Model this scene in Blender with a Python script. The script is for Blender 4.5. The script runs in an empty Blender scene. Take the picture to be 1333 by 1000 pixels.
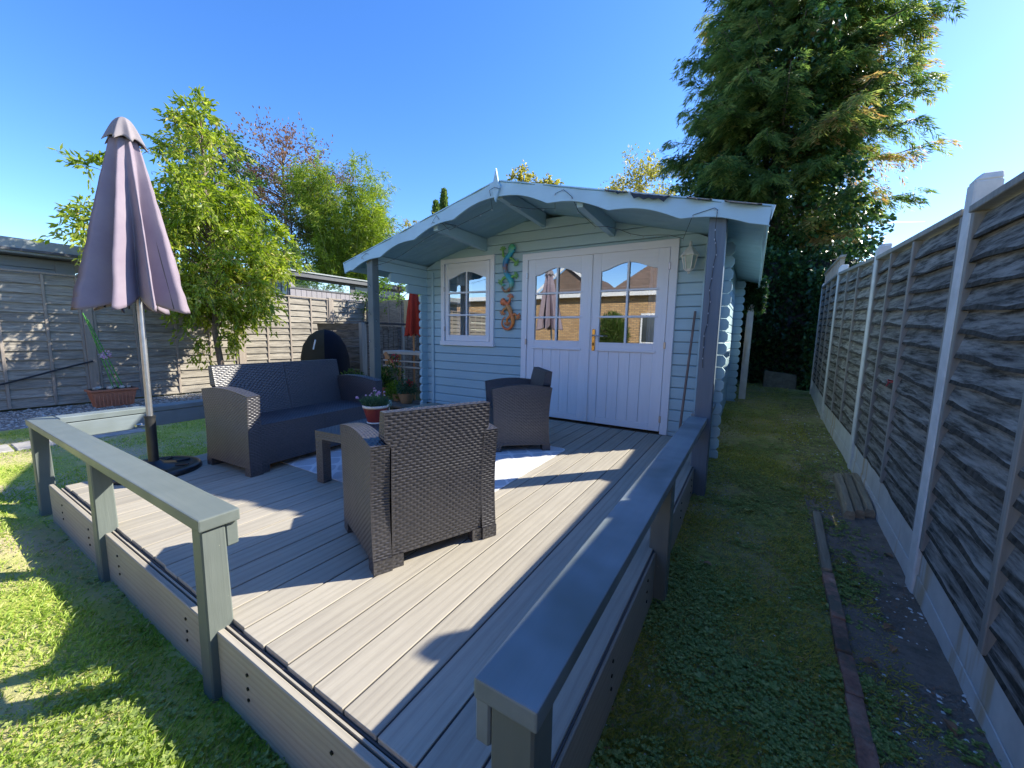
import bpy, bmesh, math, random
import numpy as np
from mathutils import Vector, Matrix, noise as mnoise
random.seed(7); rng = np.random.default_rng(7)
sc = bpy.context.scene
col = sc.collection
# ------------------------------------------------------------------ camera
F = 510.0
YAW, PITCH, ROLL = math.radians(31.3), math.radians(7.2), math.radians(-1.0)
fwd = Vector((-math.sin(YAW)*math.cos(PITCH), math.cos(YAW)*math.cos(PITCH), -math.sin(PITCH)))
rt0 = Vector((math.cos(YAW), math.sin(YAW), 0)); dn0 = fwd.cross(rt0)
rt = rt0*math.cos(ROLL) + dn0*math.sin(ROLL)
dn = -rt0*math.sin(ROLL) + dn0*math.cos(ROLL)
CAM = Vector((0, 0, 1.015))
cd = bpy.data.cameras.new('camera'); cam = bpy.data.objects.new('camera', cd); col.objects.link(cam)
cd.sensor_width = 36; cd.sensor_fit = 'HORIZONTAL'; cd.lens = F/1333*36
cd.clip_start = .03; cd.clip_end = 2000
m3 = Matrix((rt, -dn, -fwd)).transposed()
cam.matrix_world = Matrix.Translation(CAM) @ m3.to_4x4()
sc.camera = cam
# ------------------------------------------------------------------ light
SUN_AZ = math.radians(48.5)          # direction towards the sun, counted from +X to +Y
SUN_EL = math.radians(35.2)
w = bpy.data.worlds.new('World'); sc.world = w; w.use_nodes = True
nt = w.node_tree; bg = nt.nodes['Background']
sk = nt.nodes.new('ShaderNodeTexSky'); sk.sky_type = 'NISHITA'; sk.sun_disc = False
sk.sun_elevation = SUN_EL; sk.sun_rotation = math.radians(90) - SUN_AZ
sk.air_density = 1.0; sk.dust_density = .25; sk.ozone_density = 4.0; sk.altitude = 0
hs = nt.nodes.new('ShaderNodeHueSaturation'); hs.inputs['Saturation'].default_value = 1.24; hs.inputs['Value'].default_value = .74; hs.inputs['Hue'].default_value = .511
nt.links.new(sk.outputs[0], hs.inputs['Color']); nt.links.new(hs.outputs[0], bg.inputs[0]); bg.inputs[1].default_value = .15
sd = bpy.data.lights.new('sun', 'SUN'); sd.energy = 3.6; sd.angle = math.radians(.55); sd.color = (1, .94, .80)
so = bpy.data.objects.new('sun', sd); col.objects.link(so)
sdir = Vector((math.cos(SUN_EL)*math.cos(SUN_AZ), math.cos(SUN_EL)*math.sin(SUN_AZ), math.sin(SUN_EL)))
so.rotation_euler = sdir.to_track_quat('Z', 'Y').to_euler()
so.location = (5, 5, 8)
sc.view_settings.view_transform = 'Standard'; sc.view_settings.look = 'None'
sc.view_settings.exposure = 1.62; sc.view_settings.gamma = 1
sc.view_settings.use_curve_mapping = False
sc.cycles.max_bounces = 8; sc.cycles.transparent_max_bounces = 12
# ------------------------------------------------------------------ materials
def newmat(name):
    m = bpy.data.materials.new(name); m.use_nodes = True
    return m, m.node_tree, m.node_tree.nodes['Principled BSDF']
def N(nt, t, **k):
    n = nt.nodes.new(t)
    for a, b in k.items(): setattr(n, a, b)
    return n
def coords(nt, scale, jitter=True):
    tc = N(nt, 'ShaderNodeTexCoord'); mp = N(nt, 'ShaderNodeMapping'); mp.inputs['Scale'].default_value = scale
    if jitter:
        oi = N(nt, 'ShaderNodeObjectInfo'); ml = N(nt, 'ShaderNodeVectorMath', operation='SCALE'); ml.inputs[0].default_value = (17, 11, 23)
        nt.links.new(oi.outputs['Random'], ml.inputs['Scale'])
        ad = N(nt, 'ShaderNodeVectorMath', operation='ADD')
        nt.links.new(tc.outputs['Object'], ad.inputs[0]); nt.links.new(ml.outputs[0], ad.inputs[1])
        nt.links.new(ad.outputs[0], mp.inputs['Vector'])
    else: nt.links.new(tc.outputs['Object'], mp.inputs['Vector'])
    return mp.outputs[0], tc
def ramp(nt, src, stops):
    r = N(nt, 'ShaderNodeValToRGB'); e = r.color_ramp.elements
    e[0].position, e[0].color = stops[0][0], (*stops[0][1], 1)
    e[1].position, e[1].color = stops[-1][0], (*stops[-1][1], 1)
    for p, c in stops[1:-1]:
        x = e.new(p); x.color = (*c, 1)
    nt.links.new(src, r.inputs[0]); return r.outputs[0]
def noise(nt, vec, scale, detail=4, rough=.6, dist=0):
    n = N(nt, 'ShaderNodeTexNoise'); n.inputs['Scale'].default_value = scale; n.inputs['Detail'].default_value = detail
    n.inputs['Roughness'].default_value = rough; n.inputs['Distortion'].default_value = dist
    if vec is not None: nt.links.new(vec, n.inputs['Vector'])
    return n.outputs[0]
def mix(nt, f, a, b, mode='MIX'):
    m = N(nt, 'ShaderNodeMix', data_type='RGBA', blend_type=mode)
    for s, v in ((0, f), (6, a), (7, b)):
        if hasattr(v, 'is_output'): nt.links.new(v, m.inputs[s])
        elif s == 0: m.inputs[0].default_value = v
        else: m.inputs[s].default_value = (*v, 1)
    return m.outputs[2]
def bump(nt, h, strength, dist, bs, prev=None):
    b = N(nt, 'ShaderNodeBump'); b.inputs['Strength'].default_value = strength; b.inputs['Distance'].default_value = dist
    nt.links.new(h, b.inputs['Height']); 
    if prev: nt.links.new(prev, b.inputs['Normal'])
    nt.links.new(b.outputs[0], bs.inputs['Normal']); return b.outputs[0]
def rand_val(nt, colr, amt):
    oi = N(nt, 'ShaderNodeObjectInfo'); mr = N(nt, 'ShaderNodeMapRange')
    mr.inputs['To Min'].default_value = 1-amt; mr.inputs['To Max'].default_value = 1+amt
    nt.links.new(oi.outputs['Random'], mr.inputs['Value'])
    h = N(nt, 'ShaderNodeHueSaturation'); nt.links.new(mr.outputs[0], h.inputs['Value']); nt.links.new(colr, h.inputs['Color'])
    return h.outputs[0]
def wood(name, c1, c2, axis='x', s=1.0, rough=.6, bmp=.3, rand=.06, stain=None, wear=None, spec=.4, dist=.003):
    """painted or bare board: grain runs along the axis"""
    m, nt, b = newmat(name)
    sc3 = {'x': (1.2*s, 22*s, 22*s), 'y': (22*s, 1.2*s, 22*s), 'z': (22*s, 22*s, 1.2*s)}[axis]
    v, tc = coords(nt, sc3)
    g = noise(nt, v, 1.6, 6, .62, .6)
    c = ramp(nt, g, [(.25, c1), (.75, c2)])
    v2, _ = coords(nt, (1, 1, 1)); big = noise(nt, v2, 2.2, 3)
    if stain:
        f = ramp(nt, big, [(.42, (0, 0, 0)), (.72, (1, 1, 1))]); c = mix(nt, f, c, stain)
    if wear:
        wv = noise(nt, v2, 38, 5, .7); f = ramp(nt, wv, [(.70, (0, 0, 0)), (.72, (1, 1, 1))]); c = mix(nt, f, c, wear)
    c = rand_val(nt, c, rand)
    nt.links.new(c, b.inputs['Base Color'])
    rr = ramp(nt, big, [(.3, (rough-.1,)*3), (.7, (rough+.12,)*3)]); nt.links.new(rr, b.inputs['Roughness'])
    b.inputs['Specular IOR Level'].default_value = spec
    bump(nt, g, bmp, dist, b); return m
def plain(name, c, rough=.5, metal=0, var=.12, scale=14, bmp=.08, spec=.5, rand=0):
    m, nt, b = newmat(name); v, tc = coords(nt, (1, 1, 1)); n = noise(nt, v, scale, 5)
    cc = ramp(nt, n, [(.3, tuple(x*(1-var) for x in c)), (.7, tuple(min(1, x*(1+var)) for x in c))])
    if rand: cc = rand_val(nt, cc, rand)
    nt.links.new(cc, b.inputs['Base Color'])
    b.inputs['Roughness'].default_value = rough; b.inputs['Metallic'].default_value = metal; b.inputs['Specular IOR Level'].default_value = spec
    if bmp: bump(nt, n, bmp, .004, b)
    return m
def leafmat(name, stops, trans=.45, rough=.45):
    m, nt, b = newmat(name)
    a = N(nt, 'ShaderNodeAttribute', attribute_name='rnd')
    c = ramp(nt, a.outputs['Fac'], stops); nt.links.new(c, b.inputs['Base Color']); b.inputs['Roughness'].default_value = rough
    b.inputs['Specular IOR Level'].default_value = .35
    t = N(nt, 'ShaderNodeBsdfTranslucent'); 
    h = N(nt, 'ShaderNodeHueSaturation'); h.inputs['Value'].default_value = 1.5; h.inputs['Saturation'].default_value = 1.1
    nt.links.new(c, h.inputs['Color']); nt.links.new(h.outputs[0], t.inputs['Color'])
    mx = N(nt, 'ShaderNodeMixShader'); mx.inputs[0].default_value = trans
    nt.links.new(b.outputs[0], mx.inputs[1]); nt.links.new(t.outputs[0], mx.inputs[2])
    nt.links.new(mx.outputs[0], nt.nodes['Material Output'].inputs['Surface']); return m

M = {}
M['blue'] = wood('duck_egg_blue_paint', (.36, .52, .58), (.41, .58, .64), 'x', bmp=.16, rand=.03, spec=.35)
M['blue_y'] = wood('duck_egg_blue_paint_side', (.36, .52, .58), (.41, .58, .64), 'y', bmp=.16, rand=.03)
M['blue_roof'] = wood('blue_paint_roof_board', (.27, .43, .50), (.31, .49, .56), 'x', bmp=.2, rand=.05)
M['barge'] = wood('pale_blue_barge_paint', (.40, .60, .70), (.46, .66, .76), 'x', bmp=.1, rand=.02, stain=(.38, .54, .62))
M['white'] = wood('white_door_paint', (.76, .78, .82), (.83, .85, .88), 'z', bmp=.12, rand=.01, spec=.4)
M['white_x'] = wood('white_door_paint_rail', (.76, .78, .82), (.83, .85, .88), 'x', bmp=.12, rand=.01, spec=.4)
M['rail'] = wood('grey_green_rail_paint', (.135, .16, .150), (.17, .195, .182), 'x', bmp=.35, rand=.02, spec=.5, rough=.42, stain=(.125, .15, .14), wear=(.36, .36, .32), dist=.002)
M['rail_y_lifted'] = wood('grey_green_rail_paint_shade_lift', (.20, .24, .26), (.235, .28, .295), 'y', bmp=.35, rand=.02, rough=.42, stain=(.125, .15, .14), dist=.002)  # same paint as the front rail, colour raised to brighten rails in shade
M['rail_z'] = wood('grey_green_post_paint', (.135, .16, .150), (.17, .195, .182), 'z', bmp=.5, rand=.02, rough=.45, stain=(.12, .14, .13), wear=(.34, .33, .28), dist=.003)
M['post_dark'] = wood('slate_blue_post_paint', (.10, .14, .18), (.13, .175, .215), 'z', bmp=.3, rand=.02, rough=.45)
def deckmat(name, axis):
    m, nt, b = newmat(name)
    st = (42, 1.6, 42) if axis == 'y' else (1.6, 42, 42)
    v, tc = coords(nt, st)
    g = noise(nt, v, 2.2, 7, .7, 1.4)
    st2 = (9, .5, 9) if axis == 'y' else (.5, 9, 9)
    v2, _ = coords(nt, st2); wv = N(nt, 'ShaderNodeTexWave', wave_type='RINGS', rings_direction='Y' if axis == 'y' else 'X'); wv.inputs['Scale'].default_value = 1.6; wv.inputs['Distortion'].default_value = 6; wv.inputs['Detail'].default_value = 3; wv.inputs['Detail Scale'].default_value = 1.2
    nt.links.new(v2, wv.inputs['Vector'])
    c = ramp(nt, g, [(.2, (.30, .27, .22)), (.5, (.37, .335, .275)), (.8, (.44, .405, .335))])
    c = mix(nt, .20, c, ramp(nt, wv.outputs[0], [(0, (.20, .175, .14)), (.25, (.38, .335, .26)), (1, (.48, .43, .34))]))
    v3, _ = coords(nt, (1, 1, 1)); d = noise(nt, v3, 3.0, 5, .7)
    c = mix(nt, ramp(nt, d, [(.35, (0, 0, 0)), (.8, (.4, .4, .4))]), c, (.26, .235, .20))
    c = rand_val(nt, c, .09)
    nt.links.new(c, b.inputs['Base Color']); b.inputs['Roughness'].default_value = .66; b.inputs['Specular IOR Level'].default_value = .3
    ad = N(nt, 'ShaderNodeMath', operation='ADD'); nt.links.new(g, ad.inputs[0]); nt.links.new(wv.outputs[0], ad.inputs[1])
    bump(nt, ad.outputs[0], .22, .0015, b); return m
M['deck'] = deckmat('composite_deck_board', 'y'); M['deck_x'] = deckmat('composite_fascia', 'x'); M['deck_y2'] = deckmat('composite_fascia_side', 'y')
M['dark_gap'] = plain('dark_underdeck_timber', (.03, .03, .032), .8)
M['clip'] = plain('dark_edge_strip', (.06, .055, .055), .5)
M['screw'] = plain('dark_screw', (.02, .02, .02), .4, .6)
def rattanmat():
    m, nt, b = newmat('graphite_resin_weave'); v, tc = coords(nt, (1, 1, 1))
    n = noise(nt, v, 60, 3); d = noise(nt, v, 5, 3)
    c = ramp(nt, n, [(.3, (.027, .027, .034)), (.7, (.054, .050, .056))]); c = mix(nt, ramp(nt, d, [(.45, (0, 0, 0)), (.8, (.35, .35, .35))]), c, (.065, .06, .06))
    nt.links.new(c, b.inputs['Base Color']); b.inputs['Roughness'].default_value = .40; b.inputs['Specular IOR Level'].default_value = 1.0
    return m
M['rattan'] = rattanmat()
M['canopy'] = plain('mauve_canopy_cloth', (.43, .35, .43), .8, var=.06, scale=6, bmp=.1, spec=.2)
def clothmat(name, c, c2, tr=.25):
    m, nt, b = newmat(name); v, tc = coords(nt, (1, 1, 1)); n = noise(nt, v, 5, 5)
    f = noise(nt, v, 400, 2)
    cc = ramp(nt, n, [(.3, c), (.7, c2)]); nt.links.new(cc, b.inputs['Base Color']); b.inputs['Roughness'].default_value = .85; b.inputs['Specular IOR Level'].default_value = .2
    bump(nt, f, .15, .001, b)
    t = N(nt, 'ShaderNodeBsdfTranslucent'); nt.links.new(cc, t.inputs['Color']); mx = N(nt, 'ShaderNodeMixShader'); mx.inputs[0].default_value = tr
    nt.links.new(b.outputs[0], mx.inputs[1]); nt.links.new(t.outputs[0], mx.inputs[2]); nt.links.new(mx.outputs[0], nt.nodes['Material Output'].inputs['Surface']); return m
M['canopy'] = clothmat('mauve_canopy_cloth', (.30, .245, .305), (.37, .31, .36), .2)
M['vent'] = clothmat('sun_bleached_cloth', (.28, .25, .27), (.33, .295, .30), .16)
M['red_cloth'] = clothmat('red_parasol_cloth', (.50, .05, .03), (.58, .07, .04), .2)
M['alu'] = plain('brushed_aluminium', (.42, .42, .42), .35, .8, bmp=.02)
M['black_plastic'] = plain('black_plastic', (.02, .021, .023), .35)
M['dark_steel'] = plain('dark_steel', (.05, .05, .05), .4, .5)
M['brass'] = plain('brass', (.75, .48, .15), .25, 1, bmp=.02)
M['steel'] = plain('steel', (.45, .45, .46), .3, .9, bmp=.02)
M['concrete'] = plain('fence_concrete', (.66, .65, .61), .85, var=.14, scale=9, bmp=.3, rand=.05)
def gravelboard():
    m, nt, b = newmat('stained_concrete'); v, tc = coords(nt, (1, 1, 1), False)
    n = noise(nt, v, 7, 6); v2, _ = coords(nt, (1, 2.4, .2), False); s = noise(nt, v2, 3.2, 3)
    c = ramp(nt, n, [(.3, (.54, .53, .50)), (.7, (.68, .67, .63))]); c = mix(nt, ramp(nt, s, [(.56, (0, 0, 0)), (.64, (.75, .75, .75))]), c, (.50, .36, .20))
    nt.links.new(c, b.inputs['Base Color']); b.inputs['Roughness'].default_value = .85; bump(nt, n, .3, .005, b); return m
M['gravelboard'] = gravelboard()
def fencewood(name, dark, mid, light, axis):
    m, nt, b = newmat(name)
    st = {'x': (.8, 10, 10), 'y': (10, .8, 10)}[axis]
    v, tc = coords(nt, st); g = noise(nt, v, 2.0, 7, .65, .15)
    v2, _ = coords(nt, (3, 2.2, 24) if axis == 'y' else (2.2, 3, 24)); st_ = noise(nt, v2, 1.8, 6, .72, .15)
    c = ramp(nt, g, [(.28, mid), (.72, light)])
    f = ramp(nt, st_, [(.42, (0, 0, 0)), (.64, (.95, .95, .95))]); c = mix(nt, f, c, dark)
    c = rand_val(nt, c, .14)
    nt.links.new(c, b.inputs['Base Color']); b.inputs['Roughness'].default_value = .85; b.inputs['Specular IOR Level'].default_value = .2
    bump(nt, g, .5, .004, b); return m
M['slat_r'] = fencewood('weathered_waney_board', (.028, .026, .020), (.17, .16, .135), (.40, .385, .345), 'y')
M['slat_l'] = fencewood('silvered_lap_board', (.17, .152, .13), (.27, .245, .21), (.40, .365, .31), 'y')
M['bark_shade_edge'] = plain('waney_bark_lap_shade', (.075, .068, .055), .95, var=.55, scale=30, bmp=.7, spec=.1)  # dark lower edge of each slat: bark tone with the under-lap shadow painted in
M['batten'] = wood('grey_batten', (.20, .19, .165), (.36, .34, .30), 'z', rand=.08)
M['batten_l'] = wood('silvered_batten', (.24, .20, .17), (.36, .31, .26), 'z', rand=.08)
M['compost'] = fencewood('compost_board', (.06, .05, .04), (.16, .135, .11), (.28, .24, .20), 'x')
M['yellowwood'] = wood('new_yellow_timber', (.40, .30, .15), (.52, .40, .21), 'z', rand=.05)
M['benchwood'] = wood('pale_bench_timber', (.40, .35, .28), (.52, .47, .40), 'x', rand=.08)
M['orangewood'] = wood('orange_pole_timber', (.45, .20, .08), (.55, .28, .12), 'z')
M['oldwood'] = wood('old_sleeper', (.20, .15, .095), (.42, .34, .23), 'y', rand=.12, bmp=.9, dist=.008)
M['stick'] = wood('grey_stick', (.13, .10, .09), (.22, .17, .15), 'z')
M['terracotta'] = plain('terracotta', (.42, .16, .09), .75)
M['redpot'] = plain('red_glazed_pot', (.25, .04, .032), .28, spec=.5, bmp=.03)
M['wicker'] = plain('wicker_pot', (.33, .19, .09), .8, scale=60, bmp=.6)
M['cream'] = plain('cream_rim', (.72, .68, .6), .5)
M['soilm'] = plain('compost_soil', (.035, .026, .02), .95, scale=40, bmp=.6)
M['shed_grey'] = wood('grey_green_shed_paint', (.26, .29, .30), (.31, .34, .35), 'y', rand=.03)
M['shed_purple'] = wood('grey_violet_cladding', (.24, .225, .25), (.31, .29, .31), 'z', rand=.08)
M['shed_trim'] = plain('dark_grey_trim', (.09, .095, .11), .6)
M['roof_pale'] = plain('pale_roof_edge', (.33, .36, .36), .8)
M['felt'] = plain('roofing_felt', (.045, .055, .065), .95, var=.3, scale=60, bmp=.5, spec=.2)
M['felt_green'] = plain('mineral_felt', (.16, .27, .28), .95, var=.25, scale=60, bmp=.4, spec=.2)
M['tarp'] = plain('dark_blue_cover', (.006, .008, .014), .7, spec=.12, scale=8, bmp=.5)
M['tarp2'] = plain('olive_cover', (.04, .033, .018), .75, spec=.2, scale=8, bmp=.5)
M['cable'] = plain('black_cable', (.015, .015, .017), .5, bmp=0)
M['bulb'] = plain('clear_bulb', (.45, .47, .5), .15, bmp=0)
M['lampwhite'] = plain('cream_lantern_metal', (.80, .78, .70), .45)
M['curtain'] = clothmat('white_curtain', (.72, .72, .76), (.80, .80, .84), .5)
M['curtain_pink'] = clothmat('pink_curtain', (.70, .48, .55), (.78, .56, .62), .5)
M['interior'] = plain('interior_pine', (.20, .14, .08), .7)
M['stone'] = plain('pale_stone', (.42, .41, .38), .8, rand=.3)
M['flint'] = plain('pale_chips', (.78, .78, .74), .7, rand=.2)
def oldbrick():
    m, nt, b = newmat('old_mossy_brick'); v, tc = coords(nt, (1, 1, 1)); n = noise(nt, v, 16, 6, .7); n2 = noise(nt, v, 5, 4, .7); n3 = noise(nt, v, 60, 4)
    c = ramp(nt, n, [(.3, (.20, .10, .07)), (.5, (.38, .18, .12)), (.7, (.46, .27, .19))]); c = mix(nt, ramp(nt, n2, [(.44, (0, 0, 0)), (.58, (.9, .9, .9))]), c, (.13, .115, .075))
    c = rand_val(nt, c, .3); nt.links.new(c, b.inputs['Base Color']); b.inputs['Roughness'].default_value = .95; p = bump(nt, n, .9, .012, b); bump(nt, n3, .6, .003, b, p); return m
M['brickm'] = oldbrick()
M['slab'] = plain('mossy_slab', (.13, .12, .08), .9, var=.4, bmp=.4)
M['paver'] = plain('grey_paver', (.36, .34, .31), .85, var=.2, bmp=.3)
M['straw'] = plain('bleached_straw', (.75, .66, .45), .8)
M['deadleaf'] = plain('brown_leaf', (.30, .16, .08), .7, rand=.2)
M['bark'] = plain('tree_bark', (.13, .10, .08), .9, var=.35, scale=18, bmp=.8)
M['bark_light'] = plain('cherry_bark', (.20, .15, .12), .8, var=.3, scale=18, bmp=.6)
M['cane'] = plain('bamboo_cane', (.30, .34, .10), .5)
M['greencane'] = plain('green_support_cane', (.08, .30, .06), .5)
def glassmat():
    m, nt, b = newmat('window_glass'); nt.nodes.remove(b)
    g = N(nt, 'ShaderNodeBsdfGlossy'); g.inputs['Roughness'].default_value = 0; g.inputs['Color'].default_value = (.92, .94, .96, 1)
    t = N(nt, 'ShaderNodeBsdfTransparent'); t.inputs[0].default_value = (.86, .9, .9, 1)
    mx = N(nt, 'ShaderNodeMixShader'); mx.inputs[0].default_value = .36
    nt.links.new(t.outputs[0], mx.inputs[1]); nt.links.new(g.outputs[0], mx.inputs[2]); nt.links.new(mx.outputs[0], nt.nodes['Material Output'].inputs['Surface']); return m
M['glass'] = glassmat()
M['frost'] = plain('frosted_lantern_glass', (.45, .55, .50), .2, bmp=0)
M['shedglass'] = plain('dark_shed_glass', (.05, .06, .07), .08, bmp=0)
def groundmat(name, c1, c2, c3, sc1=9, sc2=1.3, bm=.8):
    m, nt, b = newmat(name); v, tc = coords(nt, (1, 1, 1), False)
    n = noise(nt, v, sc1, 8, .75); n2 = noise(nt, v, sc2, 4)
    n3 = noise(nt, v, 70, 3)
    c = ramp(nt, n, [(.3, c1), (.7, c2)]); c = mix(nt, ramp(nt, n2, [(.45, (0, 0, 0)), (.65, (1, 1, 1))]), c, c3)
    nt.links.new(c, b.inputs['Base Color']); b.inputs['Roughness'].default_value = .95; b.inputs['Specular IOR Level'].default_value = .15
    p = bump(nt, n, bm, .03, b); bump(nt, n3, .6, .008, b, p); return m
M['ground'] = groundmat('garden_earth', (.05, .07, .02), (.09, .10, .04), (.10, .08, .05))
M['lawn'] = groundmat('lawn_turf', (.30, .36, .07), (.48, .50, .12), (.50, .42, .25))
M['moss'] = groundmat('mossy_path', (.05, .06, .02), (.46, .48, .13), (.42, .34, .18), 15)
M['soil'] = groundmat('dark_soil', (.15, .12, .09), (.36, .29, .23), (.26, .20, .15), 14)
M['gravel'] = groundmat('gravel_base', (.20, .19, .17), (.34, .32, .29), (.26, .24, .21), 30)
M['grass'] = leafmat('grass_blade', [(0, (.15, .24, .035)), (.5, (.32, .44, .07)), (.85, (.50, .56, .15)), (1, (.66, .56, .30))], .45)
M['clover'] = leafmat('clover_leaf', [(0, (.13, .18, .04)), (.6, (.27, .36, .09)), (1, (.42, .46, .15))], .3)
M['L_cherry'] = leafmat('cherry_leaf', [(0, (.10, .16, .018)), (.45, (.26, .34, .04)), (.8, (.44, .48, .10)), (1, (.54, .46, .18))], .5, .35)
M['L_green'] = leafmat('mid_green_leaf', [(0, (.03, .075, .012)), (.6, (.08, .15, .03)), (1, (.16, .22, .05))], .4)
M['L_bamboo'] = leafmat('bamboo_leaf', [(0, (.08, .14, .015)), (.6, (.24, .33, .04)), (1, (.42, .44, .09))], .5)
M['L_red'] = leafmat('rusty_leaf', [(0, (.13, .06, .045)), (.5, (.22, .12, .08)), (1, (.30, .22, .08))], .4)
M['L_olive'] = leafmat('olive_leaf', [(0, (.06, .075, .02)), (.6, (.12, .13, .04)), (1, (.20, .16, .07))], .4)
M['L_yellow'] = leafmat('yellow_leaf', [(0, (.16, .17, .03)), (.5, (.36, .33, .07)), (1, (.55, .46, .14))], .5)
M['L_conifer'] = leafmat('conifer_spray', [(0, (.05, .11, .03)), (.45, (.15, .23, .06)), (.8, (.34, .38, .11)), (.92, (.44, .34, .13)), (1, (.44, .27, .11))], .48, .5)
M['L_ivy'] = leafmat('ivy_leaf', [(0, (.015, .045, .015)), (.6, (.04, .10, .03)), (1, (.10, .17, .04))], .15, .3)
M['L_dianthus'] = leafmat('dianthus_leaf', [(0, (.04, .10, .05)), (1, (.12, .20, .11))], .3)
M['L_lime'] = leafmat('lime_leaf', [(0, (.10, .20, .02)), (1, (.22, .34, .05))], .4)
M['petal_pink'] = leafmat('pink_petal', [(0, (.55, .30, .55)), (1, (.75, .65, .72))], .4)
M['petal_red'] = leafmat('red_petal', [(0, (.5, .01, .02)), (1, (.7, .04, .08))], .4)
M['mossgrass'] = leafmat('path_moss_blade', [(0, (.22, .24, .05)), (.5, (.44, .42, .09)), (.8, (.55, .48, .14)), (1, (.55, .40, .2))], .4)
def rugmat():
    m, nt, b = newmat('trellis_rug'); tc = N(nt, 'ShaderNodeTexCoord')
    sp = N(nt, 'ShaderNodeSeparateXYZ'); nt.links.new(tc.outputs['Object'], sp.inputs[0])
    def mth(op, a, bb=None):
        n = N(nt, 'ShaderNodeMath', operation=op)
        for i, x in enumerate((a, bb)):
            if x is None: continue
            if hasattr(x, 'is_output'): nt.links.new(x, n.inputs[i])
            else: n.inputs[i].default_value = x
        return n.outputs[0]
    k = 2*math.pi/.24
    cx = mth('COSINE', mth('MULTIPLY', sp.outputs[0], k)); cy = mth('COSINE', mth('MULTIPLY', sp.outputs[1], k*1.0))
    v = mth('ABSOLUTE', mth('ADD', cx, cy))
    nz = noise(nt, tc.outputs['Object'], 55, 3)
    v = mth('ADD', v, mth('MULTIPLY', mth('SUBTRACT', nz, .5), .5))
    c = ramp(nt, v, [(.22, (.80, .80, .80)), (.40, (.58, .59, .61))])
    nt.links.new(c, b.inputs['Base Color']); b.inputs['Roughness'].default_value = .95; b.inputs['Specular IOR Level'].default_value = .1
    bump(nt, noise(nt, tc.outputs['Object'], 300, 2), .4, .002, b); return m
M['rug'] = rugmat()
def brickwall():
    m, nt, b = newmat('yellow_stock_brick'); tc = N(nt, 'ShaderNodeTexCoord'); sp = N(nt, 'ShaderNodeSeparateXYZ'); cb = N(nt, 'ShaderNodeCombineXYZ')
    nt.links.new(tc.outputs['Object'], sp.inputs[0]); nt.links.new(sp.outputs[0], cb.inputs[0]); nt.links.new(sp.outputs[2], cb.inputs[1])
    br = N(nt, 'ShaderNodeTexBrick'); nt.links.new(cb.outputs[0], br.inputs['Vector']); br.inputs['Scale'].default_value = 1
    br.inputs['Brick Width'].default_value = .225; br.inputs['Row Height'].default_value = .075; br.inputs['Mortar Size'].default_value = .012
    br.inputs['Color1'].default_value = (.66, .42, .20, 1); br.inputs['Color2'].default_value = (.42, .25, .12, 1); br.inputs['Mortar'].default_value = (.22, .17, .12, 1)
    nt.links.new(br.outputs[0], b.inputs['Base Color']); b.inputs['Roughness'].default_value = .9; return m
M['brickwall'] = brickwall()
M['rooftile'] = plain('brown_roof_tile', (.16, .11, .085), .85, var=.3, scale=7)
M['fascia_white'] = plain('white_fascia', (.8, .8, .8), .4)
M['lizard_blue'] = None
def lizmat(name, stops, axis=2):
    m, nt, b = newmat(name); tc = N(nt, 'ShaderNodeTexCoord'); n = noise(nt, tc.outputs['Object'], 26, 4, .6, .8)
    c = ramp(nt, n, stops); nt.links.new(c, b.inputs['Base Color']); b.inputs['Roughness'].default_value = .3; b.inputs['Metallic'].default_value = .3; return m
def liz2(name, stops, lo, hi):
    m, nt, b = newmat(name); tc = N(nt, 'ShaderNodeTexCoord'); sp = N(nt, 'ShaderNodeSeparateXYZ'); nt.links.new(tc.outputs['Object'], sp.inputs[0])
    n = noise(nt, tc.outputs['Object'], 30, 4, .6, .6); mr = N(nt, 'ShaderNodeMapRange'); mr.inputs['From Min'].default_value = lo; mr.inputs['From Max'].default_value = hi; nt.links.new(sp.outputs[2], mr.inputs['Value'])
    ad = N(nt, 'ShaderNodeMath', operation='MULTIPLY_ADD'); ad.inputs[1].default_value = .55; ad.inputs[2].default_value = -.27; nt.links.new(n, ad.inputs[0])
    a2 = N(nt, 'ShaderNodeMath', operation='ADD'); nt.links.new(ad.outputs[0], a2.inputs[0]); nt.links.new(mr.outputs[0], a2.inputs[1])
    nt.links.new(ramp(nt, a2.outputs[0], stops), b.inputs['Base Color']); b.inputs['Roughness'].default_value = .32; bump(nt, n, .5, .004, b); return m
M['lizard_blue'] = liz2('teal_lizard_enamel', [(0, (.40, .12, .05)), (.14, (.10, .45, .35)), (.38, (.03, .35, .55)), (.52, (.30, .13, .08)), (.62, (.02, .16, .42)), (.8, (.02, .40, .60)), (1, (.15, .55, .25))], -.25, .24)
M['lizard_orange'] = liz2('orange_lizard_enamel', [(0, (.62, .14, .05)), (.3, (.75, .26, .05)), (.5, (.70, .20, .06)), (.72, (.55, .30, .10)), (.85, (.70, .16, .06)), (1, (.75, .24, .08))], -.17, .17)
M['liz_green'] = plain('lime_enamel', (.20, .45, .10), .3)
M['eye'] = plain('black_enamel', (.01, .01, .01), .2)
M['red_tag'] = plain('red_wire', (.5, .05, .04), .5)
M['contrail'] = None
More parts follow.
